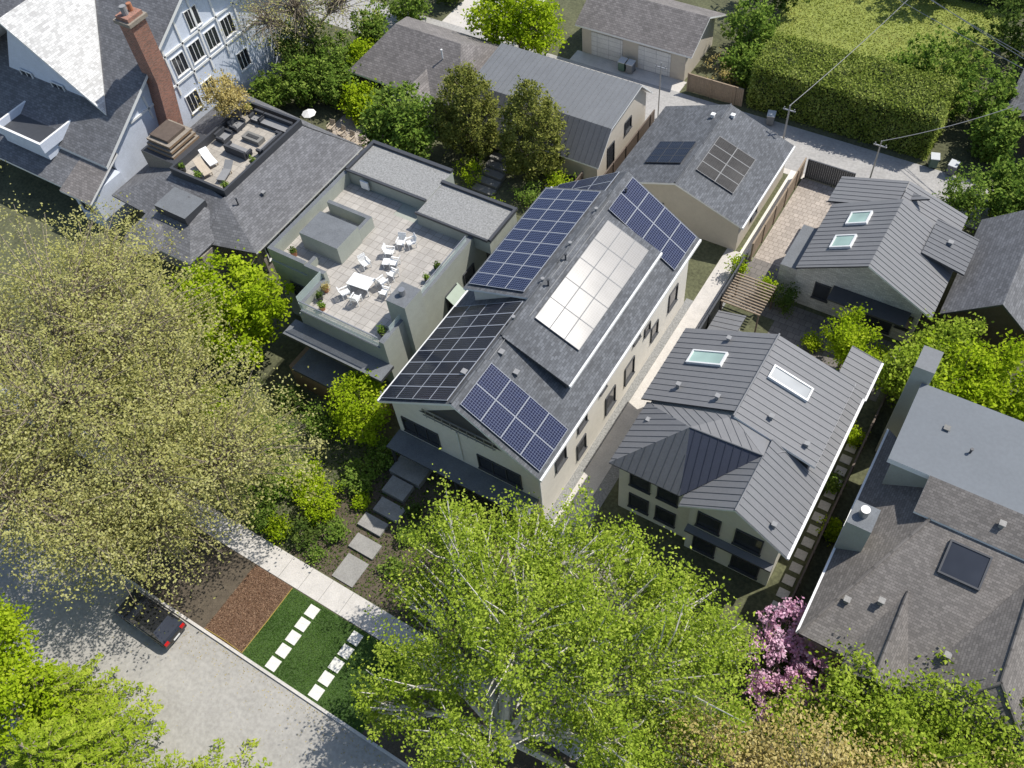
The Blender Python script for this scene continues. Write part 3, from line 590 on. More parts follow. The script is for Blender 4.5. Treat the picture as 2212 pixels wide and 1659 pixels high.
body(O,14.5,26,47,58,3,'dark_wood','y',20,6,H)
rf=B(O); rf.slope([(14,58.5,3),(14,46.5,3),(20,46.5,6.3),(20,58.5,6.3)],'shingle_grey','dark_trim'); rf.slope([(20,46.5,6.3),(26,46.5,3),(26,58.5,3),(20,58.5,6.3)],'shingle_grey','dark_trim'); rf.obj('roof',H)
# ================================================================== BROWN HOUSE
O=(21.5,6,0)
H=empty('brown_roof_house',O,'house with brown shingle hip roofs, flat upper roof and grey chimneys','house')
b=B(O); b.box(16.4,30.6,-.3,13,0,4.7,'tan_wall'); b.box(16.7,31,9.3,14.6,4.7,7.8,'stucco_olive'); b.prism([(18.9,7.5,6.6),(18.9,9.29,6.6),(18.9,9.29,8.0),(18.9,7.5,7.2)],(12,0,0),'stucco_olive'); b.obj('wall',H)
rf=B(O); SBm='shingle_brown'
WS=up_([(15.9,-.9,4.8),(19.5,7.3,7.2),(19.5,9.3,7.2),(15.9,13.4,4.8)])
FS=up_([(15.9,-.9,4.8),(31,-.9,4.8),(31,7.6,7.28),(19.5,7.3,7.2)])
rf.slope(WS,SBm,'dark_trim'); rf.slope(FS,SBm,'dark_trim')
rf.slope([(18.4,-1.8,4.9),(19.9,-1.8,6.0),(19.9,3.4,6.04),(18.4,-.4,4.95)],SBm,'white_trim',.12); rf.slope([(19.9,-1.8,6.0),(21.4,-1.8,4.9),(21.4,-.4,4.95),(19.9,3.4,6.04)],SBm,'white_trim',.12)
rf.slope([(21.8,-2.2,4.9),(24.9,.5,7.1),(24.9,6.9,7.15),(21.8,-.4,4.97)],SBm,'white_trim',.12); rf.slope([(21.8,-2.2,4.9),(28,-2.2,4.9),(24.9,.5,7.1)],SBm,'white_trim',.12); rf.slope([(24.9,.5,7.1),(28,-2.2,4.9),(28,-.4,4.97),(24.9,6.9,7.15)],SBm,'white_trim',.12)
rf.slope([(18.6,9.1,8.25),(31.2,9.1,8.25),(31.2,7.2,7.35),(18.6,7.2,7.35)],SBm,'white_trim',.16)
rf.box(16.4,31,9.12,14.8,7.8,8.2,'white_trim','membrane_light')
for a,c in (((15.9,-.9,4.86),(19.5,7.3,7.26)),((24.9,.5,7.15),(21.8,-2.2,4.95)),((24.9,.5,7.15),(28,-2.2,4.95)),((24.9,.5,7.15),(24.9,6.9,7.2)),((19.9,-1.8,6.05),(19.9,3.4,6.09))): rf.tube([a,c],.09,SBm)
R8=rf.obj('roof',H)
b=B(O); b.box(15.8,17.1,4.6,6.1,0,7.9,'stucco_olive','membrane'); b.cyl(16.4,5.4,7.9,8.5,.25,'steel'); b.obj('chimney',R8)
b=B(O); b.box(15.7,16.8,14.9,16.6,0,9.2,'stucco_olive','metal_grey'); b.obj('chimney',R8)
for p in ((17.4,9.5,6.0),(18.9,2.2,6.0),(22.6,1.2,5.7),(26.6,1,6.1),(22.6,8.2,7.9),(17.4,1.6,5.6),(26,8.2,7.9)): vent(R8,O,p,'concrete_mid')
b=B(O); b.box(15.78,15.9,-.9,13.4,4.65,4.8,'white_trim'); b.obj('gutter',R8)
pipe(R8,O,(20,11.5,8)); vent(R8,O,(18.5,12.4,8.1),'concrete_dark')
sk(R8,O,FS,(21.8,5.8,6.76),2.1,1.9,'window_glass','dark_trim')
# ================================================================== FENCES / WALLS
def fence(pts,h,mat,label,t=.06,cap=None):
    x,y=pts[0]; e=empty('fence',(x,y,0),label,'fence'); b=B((x,y,0)); c=B((x,y,0))
    for (xa,ya),(xb,yb) in zip(pts[:-1],pts[1:]):
        d=Vector((xb-xa,yb-ya,0)); L=d.length; d.normalize(); nn=Vector((-d.y,d.x,0)); k=int(L/.16)
        for i in range(k): b.fbox((xa,ya,0),d,nn,Vector((0,0,1)),i*L/k+.008,(i+1)*L/k-.008,-t/2,t/2,.05,h-random.uniform(0,.03),mat)
        b.fbox((xa,ya,0),d,nn,Vector((0,0,1)),0,L,-t,t,h,h+.05,cap or mat)
        for i in range(int(L/2.2)+1): c.fbox((xa,ya,0),d,nn,Vector((0,0,1)),min(i*2.2,L-.1),min(i*2.2,L-.1)+.1,-.1,-t/2-.002,0,h+.12,mat)
    b.obj('panel',e); c.obj('post',e)
fence([(2.15,26.5),(2.15,37.1)],1.8,'fence_wood','brown board fence beside the rear garage path')
fence([(2.1,14.5),(2.1,26)],1.7,'dark_trim','dark slatted fence between the two houses')
fence([(2.4,36.9),(6.2,36.9)],1.9,'dark_trim','dark gate fence closing the rear yard')
fence([(-10.8,42.9),(-5.6,42.9)],1.8,'fence_wood','weathered board fence along the lane')
fence([(-11.2,27.5),(-11.2,37.2)],1.8,'dark_wood','dark board fence behind the metal-roofed garage')
fence([(14.9,1),(14.9,22)],1.6,'dark_wood','dark side fence between metal roof and brown houses')
fence([(-13,21),(-13,28)],1.6,'dark_wood','dark board fence in the shaded back garden')
fence([(-28,8),(-28,20)],1.7,'dark_wood','dark side fence between deck house and terrace house')
b=B((8,18.5,0)); b.box(3.8,12.0,18.2,18.5,0,1.9,'white_brick','metal_grey'); b.box(3.8,4.1,14.2,18.2,0,1.9,'white_brick','metal_grey'); o=b.obj('garden_wall'); o['label']='pale brick courtyard wall with metal coping'; o['category']='wall'
b=B((4,13,0)); b.rslope([(2.6,14.1,1.9),(4.6,14.1,2.4),(4.6,19.5,2.4),(2.6,19.5,1.9)],'metal_panel','dark_trim'); b.box(2.8,4.4,14.3,19.3,0,1.8,'cream'); o=b.obj('shed'); o['label']='low side shed with metal roof'; o['category']='shed'
for i in range(15):
    y=2+i*.95; x=14.35+random.uniform(-.04,.04); b=B((x,y,0)); b.box(x-.33,x+.33,y-.3,y+.3,0,.05,'concrete'); o=b.obj('stepping_stone'); o['label']='grey stepping stone in narrow side yard'; o['category']='stepping stone'; o['group']='stepping stones in the side yard'
for i in range(7):
    y=22+i*.9; x=-19.8-i*.12; b=B((x,y,0)); b.box(x-1,x+1,y-.35,y+.35,0,.05+.1*i,'concrete_dark'); o=b.obj('garden_step'); o['label']='dark stone step in the shaded back garden'; o['category']='step'; o['group']='steps in the back garden'
# ================================================================== FURNITURE
def clone(src,loc,rz):
    e=src.copy(); col.objects.link(e); e.location=loc; e.rotation_euler=(0,0,rz)
    for c in src.children:
        k=c.copy(); col.objects.link(k); k.parent=e; k.matrix_parent_inverse=c.matrix_parent_inverse
    return e
def chair(loc,rz,mat='white_paint',label='white slatted outdoor chair on the roof terrace',grp='white chairs on the roof terrace'):
    e=empty('chair',(0,0,0),label,'chair',grp)
    b=B()
    for i in range(5): b.box(-.28,.28,-.28+i*.115,-.28+i*.115+.09,.4,.43,mat)
    b.obj('seat',e)
    b=B()
    for i in range(5): b.prism([(-.28+i*.115,.28,.44),(-.19+i*.115,.28,.44),(-.19+i*.115,.42,.95),(-.28+i*.115,.42,.95)],(0,.025,0),mat)
    b.box(-.3,.3,.36,.39,.75,.82,mat); b.obj('backrest',e)
    for x in (-.3,.26):
        for y in (-.28,.26): b=B(); b.box(x,x+.045,y,y+.045,0,.4 if y>0 else .6,mat); b.obj('leg',e)
        b=B(); b.box(x-.02,x+.065,-.3,.34,.6,.63,mat); b.obj('armrest',e)
    e.location=loc; e.rotation_euler=(0,0,rz); return e
c0=chair((-18.2,11.3,Z),.3)
for x,y,r in ((-18.4,10.2,1.9),(-19.3,8.5,1.2),(-17.5,9.5,-1.3),(-17.0,8.6,-1.6),(-17.2,7.7,2.9),(-16.5,7.0,-1.4),(-18.9,5.7,2.6),(-17.9,5.6,3.3),(-17.6,11.6,-.6)): clone(c0,(x,y,Z),r)
def table(loc,w,l,h,mat,label,rz=0):
    e=empty('table',(0,0,0),label,'table'); b=B()
    n=max(3,int(w/.14))
    for i in range(n): b.box(-w/2+i*w/n,-w/2+(i+1)*w/n-.015,-l/2,l/2,h-.04,h,mat)
    b.obj('table_top',e)
    for x in (-w/2+.05,w/2-.11):
        for y in (-l/2+.05,l/2-.11): b=B(); b.box(x,x+.06,y,y+.06,0,h-.04,mat); b.obj('leg',e)
    e.location=loc; e.rotation_euler=(0,0,rz)
table((-18.3,6.8,Z),1.7,1.1,.74,'white_paint','white slatted dining table on the roof terrace',.1); table((-18.0,9.3,Z),.6,.6,.45,'white_paint','small white side table on the roof terrace',.4)
def pot(x,y,z,r,mat,leaf,label,h=.4):
    e=empty('potted_plant',(x,y,z),label,'potted plant'); b=B((x,y,z)); b.cyl(x,y,z,z+h,r*.75,mat,r); b.obj('pot',e)
    P,T,_=crownpts([((0,0,h+r*.5),(r*.8,r*.8,r*.7))],260,.08,per=20); leafmesh('foliage',P,.06,leaf,T,e)
pot(-20.4,5.4,Z,.22,'terracotta','leaf_orange','terracotta pot with yellow flowers on the terrace'); pot(-20.3,4.6,Z,.25,'pot_dark','leaf_dark','dark pot with plant by the terrace rail'); pot(-19.6,4.0,Z,.22,'terracotta','leaf_green','terracotta pot on the terrace')
pot(-24.6,7.0,Z,.25,'terracotta','leaf_dark','terracotta pot in terrace corner'); pot(-14.6,10.6,Z,.3,'pot_dark','leaf_dark','dark planter by the terrace parapet'); pot(-14.6,4.2,Z,.35,'pot_dark','leaf_green','planter with grasses at the terrace corner'); pot(-14.7,9.4,Z,.2,'pot_dark','leaf_green','small dark planter by the parapet')
D=4.75
for x,y in ((-39.7,10.7),(-35.0,10.7),(-35.0,13.9),(-39.7,18.8),(-37.9,10.6)): pot(x,y,D,.26,'pot_dark','leaf_green','dark planter with greenery on the roof deck')
def sofa(x,y,z,w,d,rz,label):
    e=empty('sofa',(x,y,z),label,'sofa'); b=B(); b.box(-w/2,w/2,-d/2,d/2,.08,.4,'dark_fabric','grey_fabric'); b.obj('seat',e)
    b=B(); b.box(-w/2,w/2,d/2-.2,d/2,.402,.8,'dark_fabric'); b.obj('backrest',e)
    for s in (-1,1): b=B(); b.box(s*w/2-.1,s*w/2+.1,-d/2,d/2-.21,.402,.62,'dark_fabric'); b.obj('armrest',e)
    e.rotation_euler=(0,0,rz)
sofa(-36.2,18.3,D,3.0,.9,0,'dark outdoor sofa on the roof deck'); sofa(-35.1,16.2,D,2.4,.8,-1.57,'dark outdoor sofa along the deck parapet'); sofa(-39.3,15.2,D,1.1,.9,1.57,'dark armchair on the roof deck'); sofa(-39.3,16.8,D,1.1,.9,1.57,'dark armchair on the roof deck'); sofa(-38.3,18.3,D,1.0,.9,0,'dark armchair at the deck corner'); sofa(-37,14.4,D,2.2,.85,3.14,'dark outdoor sofa facing the fire table')
e=empty('fire_table',(-37,16.2,D),'low grey concrete fire table on the roof deck','fire table'); b=B((-37,16.2,D)); b.box(-37.9,-36.1,15.8,16.6,D,D+.4,'concrete_dark'); b.obj('base',e); b=B((-37,16.2,D)); b.box(-37.6,-36.4,16.05,16.35,D+.4,D+.44,'pot_dark'); b.obj('burner',e)
def lounger(x,y,z,rz,cush,label):
    e=empty('sun_lounger',(x,y,z),label,'sun lounger'); b=B(); b.box(-.35,.35,-1,.3,.3,.38,cush); b.obj('seat',e)
    b=B(); b.prism([(-.35,.3,.38),(.35,.3,.38),(.35,.95,.75),(-.35,.95,.75)],(0,0,-.07),cush); b.obj('backrest',e)
    for sx in (-.33,.28):
        for sy in (-.9,.2): b=B(); b.box(sx,sx+.05,sy,sy+.05,0,.3,'teak'); b.obj('leg',e)
    e.rotation_euler=(0,0,rz)
lounger(-38.6,12.6,D,1.2,'white_paint','white cushioned sun lounger on the roof deck'); lounger(-38.2,11.5,D,1.2,'pale_wood','pale wooden sun lounger on the roof deck'); lounger(-36.2,12.0,D,.3,'grey_fabric','grey sun lounger on the roof deck')
x,y=-38.0,23.4
e=empty('patio_umbrella',(x,y,0),'round pale patio umbrella in the back garden','umbrella'); b=B((x,y,0)); b.cyl(x,y,2.0,2.3,.65,'umbrella_cloth',.05,8); b.obj('canopy',e); b=B((x,y,0)); b.cyl(x,y,0,2.1,.03,'steel'); b.cyl(x,y,0,.08,.3,'concrete'); b.obj('pole',e)
c1=chair((-36.6,24.2,0),.1,'pale_wood','pale wooden patio chair in the back garden','patio chairs in the back garden')
for i in range(4): clone(c1,(-35.3+i*1.25,24.0-.25*i,0),.15*i-.2)
def wheelie(x,y,mat,label,rz=0):
    e=empty('wheelie_bin',(x,y,0),label,'bin','wheelie bins along the lane')
    b=B(); b.prism([(-.3,-.33,1.0),(.3,-.33,1.0),(.3,.33,1.0),(-.3,.33,1.0)],(0,0,-.85),mat); b.obj('bin_body',e)
    b=B(); b.prism([(-.34,-.38,1.05),(.34,-.38,1.05),(.34,.38,1.12),(-.34,.38,1.12)],(0,0,-.06),'bin_lid'); b.obj('lid',e)
    for s in (-.3,.22):
        b=B(); b.tube([(s,.3,.14),(s+.08,.3,.14)],.14,'tyre',10); b.obj('wheel',e)
    e.rotation_euler=(0,0,rz); return e
wheelie(-2.6,41.9,'bin_grey','grey wheelie bin at the foot of the hedge',.2); wheelie(10.8,42.6,'bin_green','green wheelie bin with pale lid by the hedge end',.3); wheelie(12.3,42.4,'bin_grey','grey wheelie bin with pale lid by the hedge end',-.1); wheelie(-17.3,43.1,'bin_green','green wheelie bin between garage doors'); wheelie(-16.5,43.1,'bin_grey','grey wheelie bin between garage doors')
def car(x,y,rz):
    e=empty('parked_car',(x,y,0),'black hatchback car with red tail lights parked at the kerb','car')
    prof=[(-2.25,.35),(-2.25,.72),(-1.3,.95),(-1.0,.98),(2.05,1.0),(2.25,.8),(2.25,.35)]
    b=B(); w=.88
    L=[(px_,-w,pz) for px_,pz in prof]; Rr=[(px_,w,pz) for px_,pz in prof]
    b.poly(L,'car_black'); b.poly(Rr[::-1],'car_black')
    for i in range(len(prof)): j=(i+1)%len(prof); b.poly([L[j],L[i],Rr[i],Rr[j]],'car_black')
    o=b.obj('body',e); wd=o.modifiers.new('weld','WELD'); md=o.modifiers.new('bev','BEVEL'); md.width=.1; md.segments=3
    b=B(); p2=[(-1.15,.95,.82),(-.35,1.42,.62),(1.35,1.42,.62),(2.05,.98,.8)]
    l=[(a,-c,z) for a,z,c in p2]; r=[(a,c,z) for a,z,c in p2]
    b.poly(l[::-1],'window_glass'); b.poly(r,'window_glass')
    for i in range(3): b.poly([l[i],l[i+1],r[i+1],r[i]][::-1],'car_black' if i==1 else 'window_glass')
    b.obj('cabin',e)
    for sx in (-1.4,1.4):
        for sy in (-.9,.74):
            b=B(); b.tube([(sx,sy,.32),(sx,sy+.16,.32)],.32,'tyre',16); b.poly([(sx+.3*math.cos(t),sy if sy<0 else sy+.16,.32+.3*math.sin(t)) for t in [i*math.pi/8 for i in range(16)]],'steel'); b.obj('wheel',e)
    for sy in (-.8,.5): b=B(); b.box(2.1,2.28,sy,sy+.3,.72,.9,'red_glass'); b.obj('tail_light',e); b=B(); b.box(-2.28,-2.2,sy,sy+.3,.55,.7,'skylight_grey'); b.obj('headlight',e)
    b=B(); b.box(2.26,2.29,-.25,.25,.5,.62,'white_paint'); b.obj('licence_plate',e)
    e.rotation_euler=(0,0,rz)
car(-17.7,-17.5,0)
def pole(x,y,h,r,mat,label,arm=True):
    e=empty('utility_pole',(x,y,0),label,'utility pole'); b=B((x,y,0)); b.cyl(x,y,0,h,r,mat,r*.7); b.obj('shaft',e)
    if arm:
        b=B((x,y,0)); b.box(x-.5,x+.5,y-.04,y+.04,h-.5,h-.42,mat)
        for s in (-.4,.4): b.cyl(x+s,y,h-.42,h-.25,.04,'vent_grey',n=6)
        b.obj('crossarm',e)
pole(.0,37.3,6.0,.09,'steel','slim grey service mast beside the rear garage'); pole(-11.4,38.4,5.6,.06,'steel','slim service mast by the metal-roofed garage'); pole(7.2,37.6,5,.07,'steel','slim service mast near the coach house'); pole(17.2,43.5,10,.16,'pole_wood','tall wooden utility pole at the lane edge')
def wire(a,c,sag=.5):
    a=Vector(a);c=Vector(c); b=B(tuple(a)); b.tube([a.lerp(c,t)-Vector((0,0,sag*4*t*(1-t))) for t in [i/10 for i in range(11)]],.03,'vent_grey',4); o=b.obj('overhead_wire'); o['label']='thin dark overhead service wire'; o['category']='wire'; o['group']='overhead wires above the lane'
wire((0,37.3,6),(6,60,9)); wire((17.2,43.5,9.6),(-12,60,9.5)); wire((17.2,43.5,9.2),(-12,62,9)); wire((7.2,37.6,5),(17.2,43.5,9)); wire((17.2,43.5,9.4),(40,43.5,9.4)); wire((17.2,43.5,8.8),(-11.4,58,8.5))
# ================================================================== VEGETATION
def hedge(x0,x1,y0,y1,h,n,label):
    e=empty('hedge',((x0+x1)/2,(y0+y1)/2,0),label,'hedge'); org=np.array([(x0+x1)/2,(y0+y1)/2,0])
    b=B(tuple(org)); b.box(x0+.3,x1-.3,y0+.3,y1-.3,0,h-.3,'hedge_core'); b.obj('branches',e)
    A=[(x1-x0)*(y1-y0),(x1-x0)*h,(x1-x0)*h,(y1-y0)*h,(y1-y0)*h]; A=np.array(A)/sum(A); P=[]
    for i,a in enumerate(A):
        k=int(n*a); u=rng.uniform(0,1,k);v=rng.uniform(0,1,k)
        X=x0+u*(x1-x0); Y=y0+v*(y1-y0); Zz=v*h
        q=[np.stack([X,Y,np.full(k,h)],1),np.stack([X,np.full(k,y0),Zz],1),np.stack([X,np.full(k,y1),Zz],1),np.stack([np.full(k,x0),y0+u*(y1-y0),Zz],1),np.stack([np.full(k,x1),y0+u*(y1-y0),Zz],1)][i]
        P.append(q)
    P=np.concatenate(P); f=np.sin(P[:,0]*1.1)*np.sin(P[:,1]*1.3+P[:,2]*1.2)+.6*np.sin(P[:,0]*2.7+1)*np.sin(P[:,2]*2.3+P[:,1]*2.1)
    cen=np.array([(x0+x1)/2,(y0+y1)/2,h*.5]); d=P-cen; d/=np.linalg.norm(d,axis=1)[:,None]
    P=P+d*(f*.1)[:,None]+rng.normal(0,.09,P.shape)
    leafmesh('foliage',P-org,.1,'leaf_hedge',.5+.17*f+rng.uniform(-.3,.3,len(P)),e,flat=.3)
hedge(-5.2,10.1,43.1,48.2,4.2,40000,'tall clipped green hedge along the lane')
hedge(-6.5,12,66,68,3,7000,'distant green hedge behind the sunny lawn')
tree('large street tree with sparse tan-green spring leaves',(-28.5,-13.2,0),[((-27,-10.5,9),(7,6.2,4.8)),((-33,-4.5,9),(6.5,6,4.5)),((-31,-14.5,8),(6,4.5,4.5)),((-37,-9,8),(5,5,4)),((-27,-3.5,8.5),(5,4.5,3.5)),((-34,-.5,8),(4,3.5,3)),((-25.5,-17,7.5),(4.6,3.6,3.4))],68000,'leaf_tan',.09,trunk=.42,twigs=140,tw=.7,spread=.42,per=22,shell=.3,bumpy=.34)
tree('street tree with sparse yellow-green spring leaves',(-19.5,-13.2,0),[((-20,-11.5,7.5),(5.2,4.6,4)),((-16.5,-7.5,7.2),(4.2,4,3.2)),((-22.5,-6.5,8),(4.6,4.2,3.4)),((-18.4,-13.4,5.5),(3.8,2.8,3)),((-21,-16.4,6.8),(4.4,3.2,3.2))],47000,'leaf_tan',.088,trunk=.36,twigs=130,tw=.7,spread=.42,per=22,shell=.3,bumpy=.34)
BL=[((4.5,-9.5,9.6),(3.9,3.8,3.6)),((11.3,-6.4,8),(3.3,3.2,3)),((4.4,-4.8,9),(2.9,2.7,2.5)),((-1.6,-6.4,7),(2.2,2.1,2.9)),((.6,-12.6,6),(2.6,2.2,3)),((10.5,-11,6.5),(3.9,3.1,3.2)),((8.4,-3.8,7.8),(2,1.9,2.2)),((14.2,-8.8,5.5),(2.1,2.1,2.3)),((5,-15.5,7.3),(3.4,2.2,2.6)),
 ((1.2,-7.4,8.4),(2,2,2.5)),((7.8,-8.2,10),(2.2,2.2,2.6)),((1.2,-3.4,6.6),(1.5,1.3,2.2)),((13.2,-4.4,6.4),(1.6,1.5,1.9)),((-2.4,-9,5),(1.5,1.3,2.1)),((5.8,-1.7,6.4),(1.3,1.1,1.8)),((12.8,-12.5,5),(2,1.7,2.1)),((-.9,-15,4.5),(1.7,1.4,2)),((-3,-4.2,5.2),(1,.9,1.5)),((10.6,-2.4,6.4),(1.1,.9,1.4))]
tree('large weeping birch with fresh green leaves and pale branches',(5,-13,0),BL,104000,'leaf_birch',.085,bark='birch_bark',trunk=.34,twigs=40,tw=1.1,spread=.27,droop=2.8,per=52,shell=.36,bumpy=.45)
tree('bright lime green maple beside the terrace house',(-27,1.5,0),[((-27,1.8,5),(3.6,3.3,2.8)),((-25,3.2,4.6),(2.2,2.2,2)),((-29,.8,4.5),(2.4,2.4,2)),((-25.3,.3,4),(2.2,2.2,2))],14000,'leaf_lime',.15,spread=.3)
tree('small bright green tree beside the solar house front',(-14.3,.4,0),[((-14.3,.4,3.2),(1.9,1.9,2.0)),((-13.7,-.8,2.6),(1.4,1.3,1.4)),((-14.9,1.6,3.4),(1.3,1.3,1.3))],7000,'leaf_lime',.1,trunk=.1,spread=.25)
for x,y,h in ((-23.4,27.2,4.6),(-17.3,27.6,4.6)):
    tree('dense olive-green ovoid tree in the back garden',(x,y,0),[((x,y,h),(2.55,2.55,3.3)),((x,y,h-2),(2.75,2.75,2)),((x,y,h+2.1),(1.4,1.4,2.1))],16000,'leaf_olive',.115,trunk=.15,spread=.2,shell=.75,bumpy=.07,group='ovoid trees in the back garden',twigs=8)
tree('glossy light green magnolia beside the ovoid trees',(-28.2,24.6,0),[((-28.2,24.8,4.2),(2.4,2.4,2.4)),((-26.8,23.6,3),(1.9,1.9,1.9)),((-29.7,23.6,3.2),(1.8,1.8,1.8))],8500,'leaf_green',.17,trunk=.12,spread=.3)
tree('bright green tree beside the lane',(-27,41,0),[((-27,41,4.5),(3.4,3.2,2.8)),((-24.5,40.3,3.8),(2.2,2.2,2)),((-29,40,4),(2.2,2.2,2))],12000,'leaf_lime',.15,spread=.3)
for i,(x,y,r,h,m_) in enumerate([(-41.5,26.8,2.4,4.4,'leaf_green'),(-38.8,28,2.2,3.8,'leaf_green'),(-44,29.5,2.6,5,'leaf_dark'),(-40.3,30.6,2.2,4.6,'leaf_green'),(-35.3,27.2,1.6,2.8,'leaf_lime'),(-43.4,24.2,1.8,3.4,'leaf_green'),(-33,27,1.2,2,'leaf_lime'),(-47,33,3,5,'leaf_dark'),(-38,31.5,1.8,4,'leaf_lime'),(-40.5,36,2,4,'leaf_green'),(-40,41,2.4,4.5,'leaf_green'),(-38.5,46,2.2,4,'leaf_dark')]):
    shrub('rounded garden shrub between the cottage and white house',x,y,r,h,m_,4500,size=.14)
tree('bare-branched tree with thin buds near the cottage',(-43.8,31,0),[((-43.8,30.5,7),(4,4,3.2)),((-41,34,6.5),(3.5,3.5,3)),((-44,26.5,7.5),(2.6,2.6,2.4))],4500,'leaf_tan',.09,trunk=.24,twigs=110,spread=.45,per=8)
x,y=-40.6,18.2; tree('small golden-leaved tree growing beside the roof deck',(x,y,4.7),[((x-.6,y-.3,7),(1.7,1.6,1.1)),((x+.8,y-.6,6.6),(1.2,1.1,.9))],4000,'leaf_orange',.1,trunk=.08,spread=.25)
tree('small leafy green tree in the courtyard',(11.4,20.2,0),[((11.4,20.2,3.4),(1.5,1.5,1.3)),((11.9,19.6,2.8),(1.1,1.1,1))],4500,'leaf_lime',.1,trunk=.08,spread=.22)
tree('small light green tree beside the lane',(14.1,37.4,0),[((14.1,37.4,3),(1.5,1.5,1.6)),((14.3,36.8,2),(1.3,1.3,1.2))],3000,'leaf_green',.11,trunk=.08,spread=.3)
for x,y,r in ((15.9,18.9,2.0),(18.6,20.3,2.6),(21.8,21.6,2.8),(24.5,20,2.6),(17,22.2,1.9)):
    tree('yellow-green leafy tree behind the brown-roofed house',(x,y,0),[((x,y,3.6),(r,r,r*.8)),((x+r*.5,y-r*.4,3),(r*.7,r*.7,r*.6))],7000,'leaf_lime' if x>18 else 'leaf_birch',.13,trunk=.14,spread=.3)
for x,y,r,h in ((8,52,3,5),(12,50,3,5),(14,45.5,2,4.5),(16.5,40.5,2,4),(17.5,38,1.8,4),(-7,46,1.8,3.5),(-8.2,50,2.2,5),(3,66,3.5,7),(-9,58,3,6),(12.5,60,3.5,6),(5,49.8,1.6,3.5)):
    shrub('dense green shrub behind the lane',x,y,r,h,'leaf_green' if h<5.5 else 'leaf_dark',5000,size=.15)
shrub('reddish bare shrub beside the lane fence',-8.5,44.5,1.6,3,'leaf_orange',900,size=.08)
tree('bright maple across the street',(-21,-27,0),[((-20,-24.4,6),(3.2,2.8,2.4)),((-23,-23.6,5.2),(3,2.4,2.2)),((-17.4,-25.2,5),(2.6,2.4,2.2))],14000,'leaf_lime',.12,trunk=.25,spread=.3)
cedar('feathery yellow-green cedar across the street',(-13.0,-25.8,0),9.5,5.4,150,'leaf_fir',.13,170)
cedar('feathery yellow-green cedar across the street',(-6.2,-25.2,0),8,5.2,130,'leaf_fir',.13,150)
cedar('smaller feathery cedar across the street',(-17.4,-23.6,0),6.5,3.2,80,'leaf_fir',.12,120)
tree('yellow-green tree in front of the brown-roofed house',(21,-5,0),[((20.8,-3.1,4.7),(3.2,2.7,2.6)),((24.5,-1.2,4.5),(3.2,2.7,2.4)),((18.8,-6.0,4),(2.4,2.2,2.2)),((27.5,-1.2,4.5),(3,2.6,2.4)),((23.5,-4.6,5.2),(3.4,2.8,2.6))],44000,'leaf_birch',.105,trunk=.25,spread=.3,bumpy=.34)
tree('street tree with orange-tan young leaves',(19,-12.5,0),[((19.5,-7.9,6.9),(3.8,2.8,2.6)),((23.5,-6.8,6.4),(3.6,2.8,2.4)),((15.6,-9.2,6.4),(3,2.6,2.4)),((27,-6,5.9),(3,2.8,2.4))],30000,'leaf_orange',.088,trunk=.28,twigs=100,tw=.8,spread=.4,per=24,shell=.35,bumpy=.32)
e=tree('pink flowering rhododendron in front of the house',(15.8,-1.4,0),[((15.2,.1,2.8),(1.4,1.2,1.4)),((15.4,-2,2.4),(1.7,1.4,1.5)),((17.5,-1.5,2.4),(1.6,1.3,1.2)),((16.4,-3.6,1.9),(1.5,1.2,1.2))],8000,'flower_pink',.1,cat='flowering shrub',name='rhododendron',trunk=.08,spread=.14,per=28,shell=.75)
P,T,_=crownpts([((-.2,.6,1.3),(1.4,1.2,1.4)),((.6,-.8,1),(1.8,1.4,1.1))],2600,.2,per=16); leafmesh('foliage',P,.1,'leaf_dark',T,e)
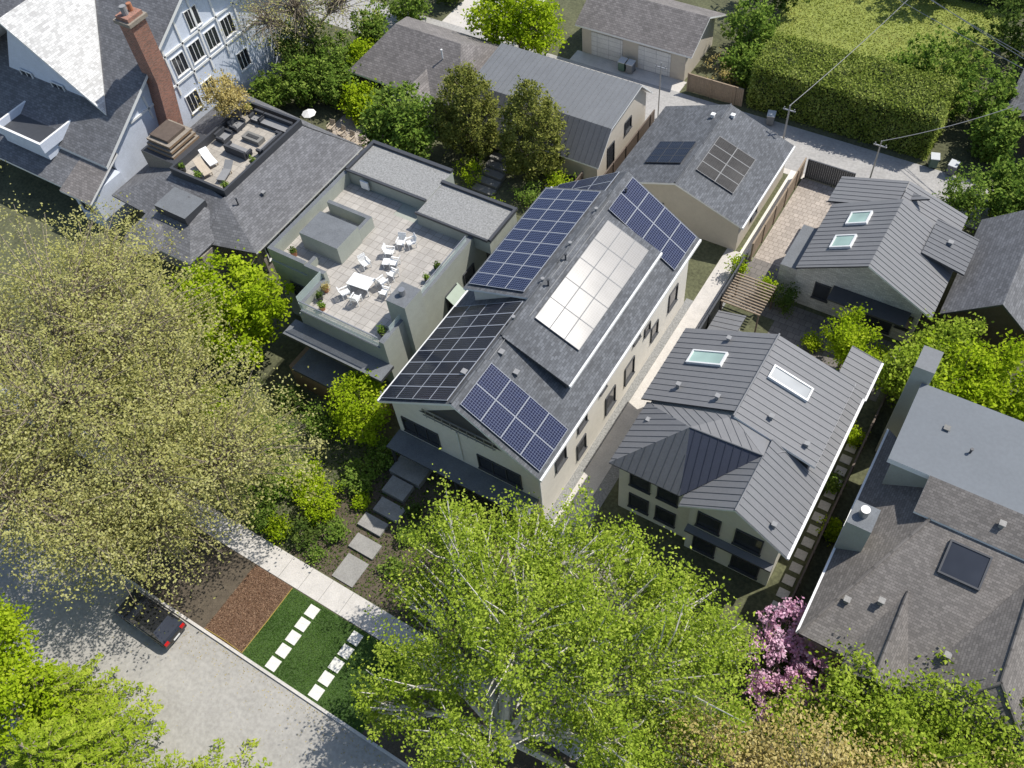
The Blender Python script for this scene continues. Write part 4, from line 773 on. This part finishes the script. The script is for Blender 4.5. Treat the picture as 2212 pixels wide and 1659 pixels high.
for x,y,r,h,m_ in ((-13.6,-6.2,1.5,1.7,'leaf_lime'),(-15.4,-5.2,1.5,1.8,'leaf_lime'),(-17.3,-6.6,1.6,1.9,'leaf_green'),(-12.4,-3.4,1.2,1.6,'leaf_green'),(-13.2,-8.4,1.0,1.1,'leaf_dark'),(-12,-1.2,.9,1.4,'leaf_green'),(-11.6,-7.2,.8,.9,'leaf_green'),(-7.2,-5,.7,.8,'leaf_green'),(-6.8,-7.4,.6,.7,'leaf_green'),(-4.5,-4,.9,1,'leaf_dark'),(-19.5,-4,1.8,2.2,'leaf_green'),(-22.6,-7,1.8,2.2,'leaf_green'),(-11.3,-4.6,.5,.7,'leaf_lime'),(-7.9,-3.6,.5,.7,'leaf_dark'),(-11.5,-9.0,.5,.6,'leaf_green'),(-14.8,-8.9,.8,1,'leaf_lime'),(-27,-6.5,2,2.4,'leaf_green'),(-32,-5,2.2,2.6,'leaf_green'),(-37,-4,2.2,2.8,'leaf_green'),(-25,-3.5,1.6,2,'leaf_lime'),(-17.2,-1.2,1.2,1.6,'leaf_green'),(-20.5,-.6,1.2,1.5,'leaf_dark'),(-16.2,-8.6,.9,1.1,'leaf_green')):
    shrub('rounded shrub in the front garden beds',x,y,r,h,m_,int(1500*r),size=.09)
for x,y,r,h in ((-21.8,24.6,1.3,1.8),(-16,24.5,1.2,1.6),(-14.5,26.5,1.1,2.2),(-13.6,24.0,1.0,1.6),(-18,21.8,1,1.2),(-25,21,1.3,1.6),(-12.8,22.4,.9,1.4),(6.1,23.2,.7,2.4),(4.6,23.6,.6,2.2),(1.9,24.8,.5,2.0),(14.2,15,.5,1),(14.0,11,.45,.9),(15.3,8,.5,1.1),(13.6,21.6,.8,1.4),(9,21,.6,1.0)):
    shrub('small garden shrub between the houses',x,y,r,h,random.choice(['leaf_green','leaf_lime','leaf_dark']),1300,size=.08)
# ------------------------------------------------------------------ light, sky, camera
w=bpy.data.worlds.new('World'); scene.world=w; w.use_nodes=True; nt=w.node_tree
sky=nt.nodes.new('ShaderNodeTexSky'); sky.sky_type='NISHITA'; sky.sun_disc=False; sky.sun_elevation=math.radians(56); sky.sun_rotation=math.radians(36)
bg=nt.nodes['Background']; nt.links.new(sky.outputs[0],bg.inputs[0]); bg.inputs[1].default_value=.15
s=Vector((.33,.45,.83)).normalized()
L=bpy.data.lights.new('sun','SUN'); L.energy=5.0; L.angle=math.radians(.5); L.color=(1,.955,.88)
lo=bpy.data.objects.new('sun',L); lo.rotation_euler=s.to_track_quat('Z','Y').to_euler(); lo.location=(20,30,60); col.objects.link(lo)
cam=bpy.data.cameras.new('camera'); cam.sensor_width=36; cam.lens=1967.5/2212*36; cam.clip_end=2000; cam.clip_start=.5
co=bpy.data.objects.new('camera',cam); col.objects.link(co)
r0=Vector((0.84844,0.52351,-0.07868)).normalized(); r1=Vector((0.38915,-0.71754,-0.57768)); r1=(r1-r0*r1.dot(r0)).normalized(); up=-r1; back=r0.cross(up)
co.matrix_world=Matrix(((r0.x,up.x,back.x,15.25),(r0.y,up.y,back.y,-21.196),(r0.z,up.z,back.z,52),(0,0,0,1)))
scene.camera=co
scene.view_settings.view_transform='Standard'; scene.view_settings.look='None'; scene.view_settings.exposure=0
